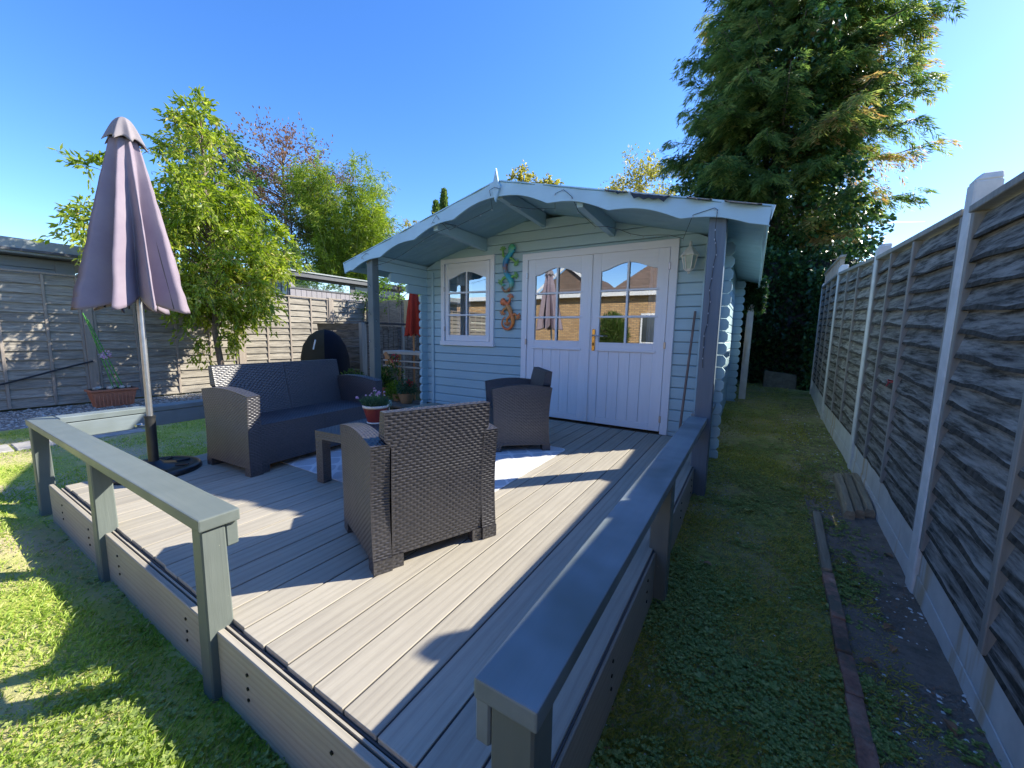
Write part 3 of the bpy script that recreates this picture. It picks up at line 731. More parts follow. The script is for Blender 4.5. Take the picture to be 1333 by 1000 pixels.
lr = thing('left_railing', 'low pale grey railing behind the sofa on the parasol side of the deck', 'railing')
MB().hexa([(-4.10, .624, .358), (-3.975, .624, .358), (-4.075, 3.312, .358), (-4.20, 3.312, .358), (-4.10, .624, .400), (-3.975, .624, .400), (-4.075, 3.312, .400), (-4.20, 3.312, .400)]).build('handrail', M['rail_y_lifted'], lr, .005)
MB().hexa([(-4.035, .624, .245), (-3.98, .624, .245), (-4.078, 3.312, .245), (-4.135, 3.312, .245), (-4.035, .624, .355), (-3.98, .624, .355), (-4.078, 3.312, .355), (-4.135, 3.312, .355)]).build('under_beam', M['rail_y_lifted'], lr, .004)
MB().box((-4.13, 1.95, -.29), (-4.045, 2.03, .30)).build('post', M['rail_z'], lr, .005)

# ------------------------------------------------------------------ woven resin furniture
PU, PV, AMP = .032, .0135, .0052
def weave_h(U, Vv):
    r = np.floor(Vv/PV); s_ = Vv/PV-r; x = (U/PU+.5*(np.mod(r, 2))) % 1
    pill = np.clip(np.sin(np.pi*s_), 0, 1)**.6*np.clip(np.sin(np.pi*x)*1.5, 0, 1)**.8
    return AMP*(pill-.75)
def weave(parts, fn, Lu, Lv, amp=1.0, du=.0055, dv=.0034):
    """fn(u,v in 0..1)->x,y,z arrays; displaced along the normal"""
    nu = max(2, int(Lu/du)); nv = max(2, int(Lv/dv))
    u, v = np.meshgrid(np.linspace(0, 1, nu+1), np.linspace(0, 1, nv+1), indexing='ij')
    P = np.stack(fn(u, v), -1); e = 1e-3
    Pu = (np.stack(fn(u+e, v), -1)-np.stack(fn(u-e, v), -1)); Pv = (np.stack(fn(u, v+e), -1)-np.stack(fn(u, v-e), -1))
    Nn = np.cross(Pu, Pv); Nn /= np.maximum(np.linalg.norm(Nn, axis=-1, keepdims=True), 1e-12)
    edge = np.minimum(np.minimum(u, 1-u)*Lu, np.minimum(v, 1-v)*Lv); m_ = np.clip(edge/.006, 0, 1)
    P = P+Nn*(weave_h(u*Lu, v*Lv)*m_*amp)[..., None]
    i = np.arange((nu+1)*(nv+1)).reshape(nu+1, nv+1)
    Fq = np.stack([i[:-1, :-1], i[1:, :-1], i[1:, 1:], i[:-1, 1:]], -1).reshape(-1, 4)
    off = sum(len(a) for a, _ in parts); parts.append((P.reshape(-1, 3), Fq+off))
def wbuild(parts, name, parent):
    V = np.concatenate([a for a, _ in parts]); Fq = np.concatenate([b for _, b in parts])
    return fast_mesh(name, V, Fq, M['rattan'], parent, smooth=True)
def quadfn(a, b, c, d):
    a, b, c, d = map(np.array, (a, b, c, d))   # a->b along u, a->d along v
    def f(u, v):
        P = (a*(1-u)[..., None]+b*u[..., None])*(1-v)[..., None]+(d*(1-u)[..., None]+c*u[..., None])*v[..., None]
        return P[..., 0], P[..., 1], P[..., 2]
    return f
def wbox(parts, lo, hi, faces='xXyYzZ'):
    (x0, y0, z0), (x1, y1, z1) = lo, hi
    Q = {'x': ((x0,y1,z0),(x0,y0,z0),(x0,y0,z1),(x0,y1,z1)), 'X': ((x1,y0,z0),(x1,y1,z0),(x1,y1,z1),(x1,y0,z1)),
         'y': ((x0,y0,z0),(x1,y0,z0),(x1,y0,z1),(x0,y0,z1)), 'Y': ((x1,y1,z0),(x0,y1,z0),(x0,y1,z1),(x1,y1,z1)),
         'Z': ((x0,y0,z1),(x1,y0,z1),(x1,y1,z1),(x0,y1,z1)), 'z': ((x0,y1,z0),(x1,y1,z0),(x1,y0,z0),(x0,y0,z0))}
    for k in faces:
        q = [Vector(p) for p in Q[k]]; weave(parts, quadfn(*Q[k]), (q[1]-q[0]).length, (q[3]-q[0]).length)
def lounge(name, label, cat, W, D, Hh, seat_z, loc, rz, nseat=1, group=None, ta=.08, arm=.56):
    t = thing(name, label, cat, loc, rz, group)
    foot = .055
    xr = lambda z: -D/2+.022*np.sin(np.pi*np.clip(z/arm, 0, 1))-.004*(z/arm)
    xf = lambda z: D/2-.010*np.sin(np.pi*np.clip(z/arm, 0, 1))+.018*(z/arm)
    zt = lambda s_: arm-.012+.034*np.sin(np.pi*np.clip(.08+s_*.88, 0, 1))-.006*s_
    for sg in (-1, 1):
        yo = sg*W/2; yi = sg*(W/2-ta); parts = []
        def face(y):
            def f(u, v):
                top = zt(u); z = foot+(top-foot)*v; a = xr(z); b = xf(z); return a+(b-a)*u, np.full_like(u, y), z
            return f
        def fl(y):
            g = face(y); return lambda u, v: g(1-u, v)
        # outer: normal away from centre
        if sg < 0: weave(parts, face(yo), D, arm); weave(parts, fl(yi), D, arm)
        else: weave(parts, fl(yo), D, arm); weave(parts, face(yi), D, arm)
        ya, yb = min(yo, yi), max(yo, yi)
        def topf(u, v):
            top = zt(u); a = xr(top); b = xf(top); return a+(b-a)*u, ya+(yb-ya)*v, top
        weave(parts, topf, D, ta)
        def endf(front):
            def f(u, v):
                top = zt(np.full_like(u, 1.0 if front else 0.0)); z = foot+(top-foot)*v
                x = xf(z) if front else xr(z)
                return x, (ya+(yb-ya)*u) if front else (yb-(yb-ya)*u), z
            return f
        weave(parts, endf(True), ta, arm); weave(parts, endf(False), ta, arm)
        wbuild(parts, 'armrest', t)
        for fx in (-1, 1):
            x0, x1 = (-D/2, -D/2+.07) if fx < 0 else (D/2-.07, D/2)
            pp = []; wbox(pp, (x0, ya, 0), (x1, yb, foot+.004), 'xXyY'); wbuild(pp, 'leg', t)
        MB().box((-D/2+.03, ya+.006, foot+.001), (D/2-.03, yb-.006, foot+.008)).build('underside', M['black_plastic'], t)
    yi = W/2-ta-.003
    # seat block(s)
    sw = 2*yi/nseat
    for k in range(nseat):
        y0 = -yi+k*sw+.0015; y1 = y0+sw-.003; pp = []
        wbox(pp, (-D/2+.10, y0, foot), (D/2-.012, y1, seat_z), 'XZ')
        wbuild(pp, 'seat', t)
    for y0, y1 in ((-yi, -yi+.05), (yi-.05, yi)):
        pp = []; wbox(pp, (D/2-.06, y0, 0), (D/2-.013, y1, foot+.004), 'xXyY'); wbuild(pp, 'leg', t)
        pp = []; wbox(pp, (-D/2+.010, y0, 0), (-D/2+.055, y1, foot+.004), 'xXyY'); wbuild(pp, 'leg', t)
    MB().box((-D/2+.02, -yi, foot+.001), (D/2-.02, yi, foot+.008)).build('underside', M['black_plastic'], t)
    # back(s)
    bw_ = 2*yi/nseat
    def ws(z): return sstep(arm-.025, arm+.02, z)
    for k in range(nseat):
        y0 = -yi+k*bw_+.0015; y1 = y0+bw_-.003
        e0 = .03 if k == 0 else 0; e1 = .03 if k == nseat-1 else 0
        rear = lambda z: -D/2+.016-.030*(z/Hh)**2
        front = lambda z: np.where(z > seat_z, -D/2+.125-.085*(np.clip((z-seat_z)/(Hh-seat_z), 0, 1)), -D/2+.125)
        pp = []
        weave(pp, lambda u, v: (rear(foot+(Hh-foot)*v), (y1+e1*ws(foot+(Hh-foot)*v))*(1-u)+(y0-e0*ws(foot+(Hh-foot)*v))*u, foot+(Hh-foot)*v), y1-y0, Hh-foot)
        zb = seat_z-.02
        weave(pp, lambda u, v: (front(zb+(Hh-zb)*v)+.0, (y0-e0*ws(zb+(Hh-zb)*v))*(1-u)+(y1+e1*ws(zb+(Hh-zb)*v))*u, zb+(Hh-zb)*v), y1-y0, Hh-zb)
        rx, fx_ = float(rear(Hh)), float(front(np.array(Hh)))
        weave(pp, quadfn((rx, y0-e0, Hh), (fx_, y0-e0, Hh), (fx_, y1+e1, Hh), (rx, y1+e1, Hh)), fx_-rx, y1-y0)
        for sgn, yy, ee in ((-1, y0, e0), (1, y1, e1)):
            def sf(u, v, yy=yy, ee=ee, sgn=sgn):
                z = zb+(Hh-zb)*v; a, b = rear(z), front(z); uu = u if sgn < 0 else 1-u
                return a+(b-a)*uu, yy+sgn*ee*ws(z), z
            weave(pp, sf, .10, Hh-zb)
        wbuild(pp, 'backrest', t)
    return t
ch1 = lounge('armchair', 'brown grey woven armchair seen from behind in full sun on the open deck', 'armchair', .613, .505, .692, .335, (-1.386, 1.388, .001), math.radians(157.3), 1, 'woven resin armchairs')
ch2 = copy_tree(ch1); ch2.location = (-1.84, 3.115, .006); ch2.rotation_euler = (0, 0, math.radians(221))
ch2['label'] = 'dark woven armchair standing in shade in front of the white double door'
lounge('sofa', 'dark woven two seat sofa standing in shade on the left of the deck', 'sofa', 1.20, .575, .742, .35, (-3.21, 1.875, .001), math.radians(3.5), 2, None, .085, .58)
# side legs etc. done; coffee table
tb = thing('coffee_table', 'low woven coffee table carrying the red flower pot', 'table', (-2.20, 1.83, .004), math.radians(5))
tw, td, thh = .27, .31, .355
pp = []; wbox(pp, (-tw, -td, thh-.055), (tw, td, thh), 'xXyYZ'); wbuild(pp, 'table_top', tb)
MB().box((-tw+.005, -td+.005, thh-.056), (tw-.005, td-.005, thh-.05)).build('underside', M['black_plastic'], tb)
for sx in (-1, 1):
    for sy in (-1, 1):
        pp = []; x0, x1 = sorted((sx*tw, sx*(tw-.065))); y0, y1 = sorted((sy*td, sy*(td-.065)))
        wbox(pp, (x0+.001, y0+.001, 0), (x1-.001, y1-.001, thh-.054), 'xXyY'); wbuild(pp, 'leg', tb)
# rug
vs = []; rx0, rx1, ry0, ry1, rc = -3.30, -1.345, 1.585, 3.135, .06
out = []
for cx_, cy_, a0 in ((rx1-rc, ry1-.01, 0), (rx0+rc, ry1-rc, 90), (rx0+rc, ry0+rc, 180), (rx1-rc, ry0+rc, 270)):
    for k in range(6):
        a = math.radians(a0+90*k/5); out.append((cx_+rc*math.cos(a), cy_+(rc if cy_ < 3 or True else .01)*math.sin(a), .0012))
rg = MB().prism(out, (0, 0, .004)).build('rug', M['rug']); tag(rg, 'white and grey trellis patterned outdoor rug under the table', 'rug')
# flower pot on table
def pot(name, label, c, r0, r1, hgt, m, rimm=None, group=None, rot=0):
    t = thing(name, label, 'plant pot', c, 0, group)
    MB().lathe([(.0, 0), (r0, 0), (r0+.002, .01), (r1, hgt-.015), (r1, hgt), (r1-.010, hgt), (r1-.012, hgt-.03), (0, hgt-.03)], n=28).build('pot_body', m, t)
    if rimm: 
        MB().lathe([(r1-.012, hgt-.012), (r1+.004, hgt-.012), (r1+.006, hgt), (r1+.002, hgt+.006), (r1-.010, hgt+.006), (r1-.013, hgt-.002)], n=28).build('rim', rimm, t)
        MB().lathe([(r0-.004, .0), (r0+.006, .0), (r0+.006, .008), (r0+.001, .01)], n=28).build('base_ring', rimm, t)
    MB().lathe([(0, hgt-.022), (r1-.011, hgt-.022)], n=20).build('soil', M['soilm'], t)
    return t
pt = pot('flower_pot', 'red flower pot with cream rim and small pink flowers on the table', (-2.305, 1.885, .360), .058, .086, .125, M['redpot'], M['cream'])
n = 420; a = rng.random(n)*2*np.pi; r = np.sqrt(rng.random(n))*.065
P = np.stack([r*np.cos(a), r*np.sin(a), .105+0*r], 1); D = np.stack([np.cos(a)*r*7, np.sin(a)*r*7, .8+0*a], 1)+rng.normal(size=(n, 3))*.18
leaves('foliage', P, D, .05+rng.random(n)*.06, .007, M['L_dianthus'], pt)
P = np.concatenate([P[:200]+unit(D[:200])*.05]); leaves('foliage', P, unit(D[:200])+rng.normal(size=(200, 3))*.5, .035, .006, M['L_dianthus'], pt)
st = MB(); fl_p = []
for k in range(17):
    a = random.uniform(0, 6.28); r = random.uniform(.01, .06); tip = Vector((math.cos(a)*r*1.5, math.sin(a)*r*1.5, .105+random.uniform(.09, .145)))
    if k == 0: tip = Vector((-.115, -.07, .175))
    st.tube([(math.cos(a)*r*.6, math.sin(a)*r*.6, .105), tip], .0012, 4); fl_p.append(tip)
st.build('stems', M['greencane'], pt)
for k, tip in enumerate(fl_p):
    nn = 16; D = rng.normal(size=(nn, 3))*.5+np.array([0, 0, .8]); P = np.tile(np.array(tip), (nn, 1))
    big = k in (0, 3, 7)
    leaves('flower', P, D, .018 if big else .010, .012 if big else .006, M['petal_pink'], pt)

# ------------------------------------------------------------------ mauve parasol
um = thing('parasol', 'closed mauve cantilever-free parasol', 'parasol', (-3.585, .985, 0))
um['label'] = 'tall closed mauve parasol on a pole at the lawn edge of the deck'
lean = Vector((-.125, .055, 2.40)); ax = lean.normalized()
def along(z): return Vector((lean.x*z/2.4, lean.y*z/2.4, z))
MB().tube([along(.30), along(2.33)], .0185, 16).build('pole', M['alu'], um)
MB().tube([along(.03), along(.385)], .030, 16).build('sleeve', M['dark_steel'], um)
MB().tube([along(.385), along(.40)], .033, 16).build('collar', M['black_plastic'], um)
MB().tube([along(.33)+Vector((-.03, -.02, 0)), along(.33)+Vector((-.075, -.045, 0))], .006, 8).tube([along(.33)+Vector((-.066, -.062, -.0)), along(.33)+Vector((-.084, -.028, 0))], .011, 8).build('clamp_screw', M['steel'], um)
bs = MB(); prof = [(0.0, .075), (.04, .075), (.055, .05), (.12, .042), (.13, .034), (.20, .03), (.21, .036), (.25, .034), (.265, .022), (.27, .0), (0, 0)]
bs.lathe([(r, z) for r, z in prof[::-1]], (0, 0, .001), 40); bs.build('base', M['black_plastic'], um)
for k in range(8):
    a = k*math.pi/4; MB().tube([(.13*math.cos(a), .13*math.sin(a), .036), (.21*math.cos(a), .21*math.sin(a), .038)], .008, 6).build('rib_moulding', M['black_plastic'], um)
def closed_canopy(parent, mat, axisf, ztop, zhem, rtop, rhem, nrib, fold, name='canopy', seed=0, scal=.06):
    nth = nrib*16; nz = 44; vs = []; rr_ = random.Random(seed)
    ph = [rr_.uniform(-.12, .12) for _ in range(nrib)]; dp = [rr_.uniform(.7, 1.25) for _ in range(nrib)]; rk = [rr_.uniform(.84, 1.10) for _ in range(nrib)]
    for j in range(nz+1):
        t = j/nz
        for i_ in range(nth):
            th = 2*math.pi*i_/nth; q = th/(2*math.pi)*nrib; k = int(q) % nrib; fr_ = q-int(q)
            R_ = rtop+(rhem-rtop)*t**.95
            inner = abs(math.sin(math.pi*fr_))               # 0 on rib, 1 mid-gore
            f = fold*min(1, .25+t*1.0)*dp[k]
            rad = R_*rk[k]*(1-fr_)+R_*rk[(k+1) % nrib]*fr_; rad *= (1-f*inner**1.15)*(1-.13*t*math.sin(3*math.pi*fr_+k)**2*inner)
            rad *= 1+.07*t*mnoise.noise(Vector((math.cos(th)*3, math.sin(th)*3, t*4+seed)))+.03*mnoise.noise(Vector((math.cos(th)*9, math.sin(th)*9, t*14+seed))); tw = (ph[k]*2.6+.16+.25*mnoise.noise(Vector((k*3.1, t*2.2, seed))))*inner*(.4+.6*t)
            z = ztop+(zhem-ztop)*t + scal*inner**1.5*t**6 - .004*math.sin(th*3)
            c = axisf(z); vs.append((c.x+rad*math.cos(th+tw), c.y+rad*math.sin(th+tw), z))
    fs = [(j*nth+i_, j*nth+(i_+1) % nth, (j+1)*nth+(i_+1) % nth, (j+1)*nth+i_) for j in range(nz) for i_ in range(nth)]
    o = MB().add(vs, [f[::-1] for f in fs], True).build(name, mat, parent)
    md = o.modifiers.new('t', 'SOLIDIFY'); md.thickness = .002
    return o
closed_canopy(um, M['canopy'], along, 2.27, 1.12, .072, .315, 8, .80, seed=5, scal=.10)
# vent cap
def cap(parent, mat, axisf, zt_, zb_, r, nrib, seed):
    nth = nrib*12; nz = 12; vs = []
    for j in range(nz+1):
        t = j/nz
        for i_ in range(nth):
            th = 2*math.pi*i_/nth; q = (th/(2*math.pi)*nrib) % 1; inner = abs(math.sin(math.pi*q))
            rad = r*(t**.8)*(1-.34*inner*t+.10*t**4); z = zt_+(zb_-zt_)*(t**1.7)+.04*inner*t**3
            c = axisf(z); vs.append((c.x+rad*math.cos(th), c.y+rad*math.sin(th), z))
    fs = [(j*nth+i_, j*nth+(i_+1) % nth, (j+1)*nth+(i_+1) % nth, (j+1)*nth+i_)[::-1] for j in range(nz) for i_ in range(nth)]
    o = MB().add(vs, fs, True).build('vent_cap', mat, parent); md = o.modifiers.new('t', 'SOLIDIFY'); md.thickness = .003
cap(um, M['vent'], along, 2.41, 2.225, .108, 8, 1)
for k in range(8):
    a = k*math.pi/4+.02; c0 = along(2.22); c1 = along(1.12)
    MB().tube([c0+Vector((.03*math.cos(a), .03*math.sin(a), 0)), c1+Vector((.20*math.cos(a), .20*math.sin(a), .03))], .005, 6).build('rib', M['dark_steel'], um)

# ------------------------------------------------------------------ right fence (waney lap panels between concrete posts)
POSTS = [(.735, .85, -.36, 1.70), (.845, 2.72, -.27, 1.775), (.892, 4.60, -.147, 1.835), (.902, 6.50, -.046, 1.955), (.96, 8.40, .10, 1.96), (.72, -1.05, -.40, 1.70)]
pf = ['nearest post, at the edge of view', 'first full-height post from the camera, standing in pale soil beside the bed', 'second full-height post, just past the sleeper offcuts', 'third post, before the trellis-topped panel', 'last post beside the dark ivy', 'post behind the viewer']
fence_r = []
RF = thing('garden_fence', 'tall dark weathered lap fence with concrete posts and gravel boards along the right side', 'fence')
plabels = ['concrete fence post hidden just past the right edge of the frame', 'largest concrete fence post, nearest one on the right', 'concrete fence post just beyond the three old sleeper offcuts', 'concrete fence post where the taller trellis panel starts', 'farthest concrete fence post, beside the dark ivy', 'concrete fence post behind the viewer']
for (x, y, zb, zt_), lb in zip(POSTS, plabels):
    w2 = .047
    o = MB().hexa([(x-.05, y-w2, zb-.05), (x+.05, y-w2, zb-.05), (x+.05, y+w2, zb-.05), (x-.05, y+w2, zb-.05), (x-.045, y-w2+.004, zt_-.035), (x+.045, y-w2+.004, zt_-.035), (x+.045, y+w2-.004, zt_-.035), (x-.045, y+w2-.004, zt_-.035)])
    o.hexa([(x-.045, y-w2+.004, zt_-.035), (x+.045, y-w2+.004, zt_-.035), (x+.045, y+w2-.004, zt_-.035), (x-.045, y+w2-.004, zt_-.035), (x-.020, y-.03, zt_), (x+.045, y-.03, zt_), (x+.045, y+.03, zt_), (x-.020, y+.03, zt_)])
    o = o.build('fence_post', M['concrete'], RF, .006); tag(o, lb)
def waney_panel(p, q, zb0, zb1, zt0, zt1, label, nb_=(.36, .66), nsl=15, mat='slat_r', front=-1, group='waney lap panels of the right fence', wav=.007, frame=True, trellis=False, battm='batten', seed=1, root=None, gap=.0):
    """slats overlap; front is the x side that faces the garden"""
    R_ = random.Random(seed)
    t = thing('panel', None, None, (p[0], p[1], zb0), 0, None, root)
    p2 = Vector((0, 0, 0)); d = Vector((q[0]-p[0], q[1]-p[1], 0)); L = d.length; d.normalize(); nrm = Vector((-d.y, d.x, 0)); 
    if nrm.x*front < 0: nrm = -nrm
    a0, a1 = .052, L-.052
    zb = lambda s_: (zb1-zb0)*s_/L; ztf = lambda s_: (zt0-zb0)+(zt1-zt0)*s_/L
    seg = 18
    for k in range(nsl):
        vs = []; ph = R_.uniform(0, 100); amp_ = wav*R_.uniform(.5, 1.4)
        for i_ in range(seg+1):
            s_ = a0+(a1-a0)*i_/seg; b, tt = zb(s_)+.0, ztf(s_)-.03
            hh = (tt-b)/nsl; z0 = b+hh*k; z1 = z0+hh*1.22 if k < nsl-1 else z0+hh
            wz = amp_*mnoise.noise(Vector((s_*2.4+ph, 0, 0)))*2-.004
            if k == 0: wz = (gap+.02*mnoise.noise(Vector((s_*9, 3, 0))) if gap and .3 < s_/L < .75 else -.01)
            bow = .004*mnoise.noise(Vector((s_*1.7, ph, 0)))
            P0 = d*s_
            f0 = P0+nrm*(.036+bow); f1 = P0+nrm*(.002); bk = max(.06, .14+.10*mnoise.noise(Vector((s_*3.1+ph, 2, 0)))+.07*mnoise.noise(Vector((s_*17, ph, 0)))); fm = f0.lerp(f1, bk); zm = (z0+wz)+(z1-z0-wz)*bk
            vs += [(f0.x, f0.y, z0+wz), (fm.x, fm.y, zm), (f1.x, f1.y, z1), ((f1-nrm*.006).x, (f1-nrm*.006).y, z1), ((f0-nrm*.018).x, (f0-nrm*.018).y, z0+wz)]
        fs = [(i_*5+j, i_*5+(j+1) % 5, (i_+1)*5+(j+1) % 5, (i_+1)*5+j) for i_ in range(seg) for j in range(5)]+[(0, 4, 3, 2, 1), tuple(seg*5+j for j in range(5))]
        so2 = MB().add(vs, fs).build('slat', M[mat], t)
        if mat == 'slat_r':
            so2.data.materials.append(M['bark_shade_edge'])
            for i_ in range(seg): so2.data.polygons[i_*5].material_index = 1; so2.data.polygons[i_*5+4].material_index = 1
    def bar(s0, s1, z0a, z1a, z0b, z1b, th=.032, name='batten', lean=0):
        A = d*s0; B_ = d*s1; pts = []
        for z_a, z_b, sh in ((z0a, z0b, 0), (z1a, z1b, lean)):
            for P0, zz, nn in ((A, z_a, .030+th), (B_, z_b, .030+th), (B_, z_b, -.02), (A, z_a, -.02)):
                pp_ = P0+nrm*nn+d*sh; pts.append((pp_.x, pp_.y, zz))
        MB().hexa(pts).build(name, M[battm], t, .003)
    if frame:
        bar(a0, a0+.035, zb(a0), ztf(a0)-.021, zb(a0+.035), ztf(a0)-.021, .012); bar(a1-.035, a1, zb(a1), ztf(a1)-.021, zb(a1), ztf(a1)-.021, .012)
    for s_ in nb_:
        s0 = s_*L; bar(s0, s0+.036, zb(s0), ztf(s0)-.021, zb(s0), ztf(s0)-.021, .014, lean=R_.uniform(-.02, .02))
    bar(a0, a1, ztf(a0)-.02, ztf(a0)+.012, ztf(a1)-.02, ztf(a1)+.012, .022, 'top_rail')
    if trellis:
        for k in range(9):
            s_ = a0+(a1-a0)*(k+.5)/9; bar(s_-.014, s_+.014, ztf(s_)+.013, ztf(s_)+.20, ztf(s_)+.013, ztf(s_)+.20, .0, 'trellis_lath')
        bar(a0, a1, ztf(a0)+.201, ztf(a0)+.23, ztf(a1)+.201, ztf(a1)+.23, .012, 'top_rail')
    return t
def gboard(p, q, z0, z1, h0, h1, lb, grp='concrete gravel boards of the right fence'):
    d = Vector((q[0]-p[0], q[1]-p[1], 0)); L = d.length; d.normalize(); n_ = Vector((-d.y, d.x, 0)); n_ = n_ if n_.x < 0 else -n_
    A = Vector((p[0], p[1], 0))+d*.05; B_ = Vector((p[0], p[1], 0))+d*(L-.05)
    t = thing('gravel_board', lb, None, (0, 0, 0), 0, None, RF)
    pts = []
    for zz in ((z0-.06, z1-.06), (h0, h1)):
        for P0, z_, nn in ((A, zz[0], .028), (B_, zz[1], .028), (B_, zz[1], -.02), (A, zz[0], -.02)):
            r_ = P0+n_*nn; pts.append((r_.x, r_.y, z_))
    MB().hexa(pts).build('upper_board', M['gravelboard'], t, .004)
    pts = []
    for zz, ex in (((z0-.06, z1-.06), .040), ((z0+.11, z1+.11), .034)):
        for P0, z_, nn in ((A, zz[0], ex), (B_, zz[1], ex), (B_, zz[1], .029), (A, zz[0], .029)):
            r_ = P0+n_*nn; pts.append((r_.x, r_.y, z_))
    MB().hexa(pts).build('lower_board', M['gravelboard'], t, .003)
PP = [POSTS[5], POSTS[0], POSTS[1], POSTS[2], POSTS[3], POSTS[4]]
tops = [1.53, 1.56, 1.63, 1.73, 1.86, 1.89]
plab = ['waney lap fence panel behind the viewer', 'dark weathered fence panel nearest the right edge of the frame', 'weathered fence panel with a red wire tied round one batten', 'weathered fence panel between the sleeper offcuts and the trellis panel', 'taller far fence panel with an open trellis strip on top']
glab = ['concrete gravel board behind the viewer', 'concrete gravel board at the bottom right corner under the nearest panel', 'rust-streaked concrete gravel board beside the three sleeper offcuts', 'concrete gravel board under the panel past the sleeper offcuts', 'concrete gravel board under the far trellis panel']
for k in range(5):
    A, B_ = PP[k], PP[k+1]
    waney_panel(A, B_, A[2]+.285, B_[2]+.25, tops[k], tops[k+1]-.01, plab[k], root=RF, gap=.008 if k == 2 else 0, seed=k+5, trellis=(k == 4), nb_=((.35, .66), (.55, .30), (.42, .72), (.36, .66), (.36, .66))[k])
    gboard(A, B_, A[2], B_[2], A[2]+.285, B_[2]+.25, glab[k])
# red wire on batten
o = MB().tube([(.845, 3.585, .745), (.812, 3.60, .735), (.815, 3.64, .75), (.85, 3.65, .742)], .005, 6).tube([(.812, 3.60, .735), (.80, 3.59, .71)], .004, 6).build('wire_tie', M['red_tag']); tag(o, 'red wire tie round a batten of the right fence', 'wire')

# ------------------------------------------------------------------ left fence
XF = -9.54
LF = thing('garden_fence', 'long silvered lap fence along the left side behind the parasol and drooping tree', 'fence')
lposts = [-5.6, -3.72, -1.84, .06, 1.96, 4.24, 6.41, 8.45]
llab = ['behind the viewer, farthest', 'behind the viewer', 'outside the left edge', 'at the left edge of view', 'behind the parasol hem and the window box', 'right of the cherry trunk', 'behind the compost bin', 'at the rear corner']
for y, lb in zip(lposts, llab):
    o = MB().box((XF-.05, y-.06, G0-.05), (XF+.06, y+.06, 1.88)).build('fence_post', M['batten_l'], LF, .008)
for k in range(len(lposts)-1):
    a, b = lposts[k], lposts[k+1]
    R_ = 1.86+.0*k
    t = waney_panel((XF, a+.01), (XF, b-.01), G0+.04, G0+.04, R_-.02*(k % 2), R_-.02*(k % 2), 'silvered lap fence panel '+['far behind the viewer', 'behind the viewer', 'left of the frame', 'at the far left under the grey shed roof', 'behind the cherry tree and the window box', 'between the cherry trunk and the compost bin', 'under the grey garden room'][k], nb_=(.25, .5, .75), nsl=14, mat='slat_l', front=1, group='silvered lap panels of the left fence', wav=.005, battm='batten_l', seed=40+k, root=LF)
# rear left fence behind the compost
YRR = 7.5
BF = thing('garden_fence', 'shaded lap fence across the rear corner behind the red parasol and compost bay', 'fence')
waney_panel((-9.5, YRR), (-7.6, YRR), G0+.05, G0+.05, 1.86, 1.86, 'shaded lap fence panel at the rear corner behind the compost bay', nb_=(.25, .5, .75), nsl=14, mat='slat_l', front=1, group='rear fence panels', wav=.004, battm='batten_l', seed=60, root=BF)
waney_panel((-7.6, YRR), (-5.7, YRR), G0+.05, G0+.05, 1.86, 1.86, 'shaded lap fence panel at the rear behind the red parasol', nb_=(.25, .5, .75), nsl=14, mat='slat_l', front=1, group='rear fence panels', wav=.004, battm='batten_l', seed=61, root=BF)
t = thing('timber_boards', 'short panel of new yellow timber boards standing against the rear fence', 'timber panel', (-7.72, 7.28, G0))
for k in range(4): MB().box((k*.112, 0, .9), (k*.112+.106, .02, 2.10)).build('board', M['yellowwood'], t, .003)
MB().box((0, .021, 1.2), (.44, .05, 1.26)).build('cross_rail', M['yellowwood'], t)
# ------------------------------------------------------------------ compost bay
cb = thing('compost_bay', 'low weathered timber compost bay with a dark capping behind the porch post', 'compost bay', (-6.31, 4.91, G0))
for k in range(9):
    z = .12+k*.148
    dz = random.uniform(-.01, .01)
    MB().hexa([(-1.45, .02, z+dz), (0, .0, z), (0, .025, z), (-1.45, .045, z+dz), (-1.45, .0, z+.14+dz), (0, -.02, z+.14), (0, .0, z+.14), (-1.45, .02, z+.14+dz)]).build('board', M['compost'], cb, .003)
MB().box((-.04, -.06, 0), (.05, .05, 1.46)).build('corner_post', M['batten'], cb, .005)
for k in range(16):
    y = .06+k*.13; MB().box((.02+random.uniform(-.004, .004), y, .06), (.042, y+.12, 1.40+random.uniform(-.01, .01))).build('board', M['compost'], cb, .003)
MB().box((-.02, .02, 1.435), (.09, 2.2, 1.475)).build('capping', M['dark_gap'], cb, .004)
MB().box((-1.5, -.05, 1.465), (.0, .05, 1.485)).build('capping', M['compost'], cb, .004)
for y in (.9, 1.5, 2.1): MB().box((.045, y, 0), (.095, y+.06, 1.42)).build('upright', M['batten'], cb, .004)
# covered bin: domed body, two halves of cover
bn = thing('covered_bin', 'dark domed compost bin with a dark blue cover in front of the left fence', 'compost bin', (-6.45, 4.22, G0), math.radians(60))
def dome(a0, a1, m, nm, off=0):
    prof = [(.44, 0), (.42, .3), (.40, .6), (.38, .85), (.34, 1.04), (.25, 1.20), (.13, 1.29), (.0, 1.32)]
    vs = []; n_ = 12
    for r, z in prof:
        for k in range(n_+1):
            th = math.radians(a0+(a1-a0)*k/n_); rr_ = r*(1+.03*math.sin(th*7+z*5)+.015*mnoise.noise(Vector((th*3, z*4, 2))))+off; vs.append((rr_*math.cos(th), rr_*.8*math.sin(th), z))
    fs = [(j*(n_+1)+k, j*(n_+1)+k+1, (j+1)*(n_+1)+k+1, (j+1)*(n_+1)+k) for j in range(len(prof)-1) for k in range(n_)]
    MB().add(vs, fs, True).build(nm, m, bn)
dome(-95, 95, M['tarp'], 'blue_cover', .002); dome(95, 265, M['tarp2'], 'bin_body')
MB().tube([(-.20, -.33, .98), (-.16, -.28, 1.14)], .012, 6).build('strap', M['cream'], bn)
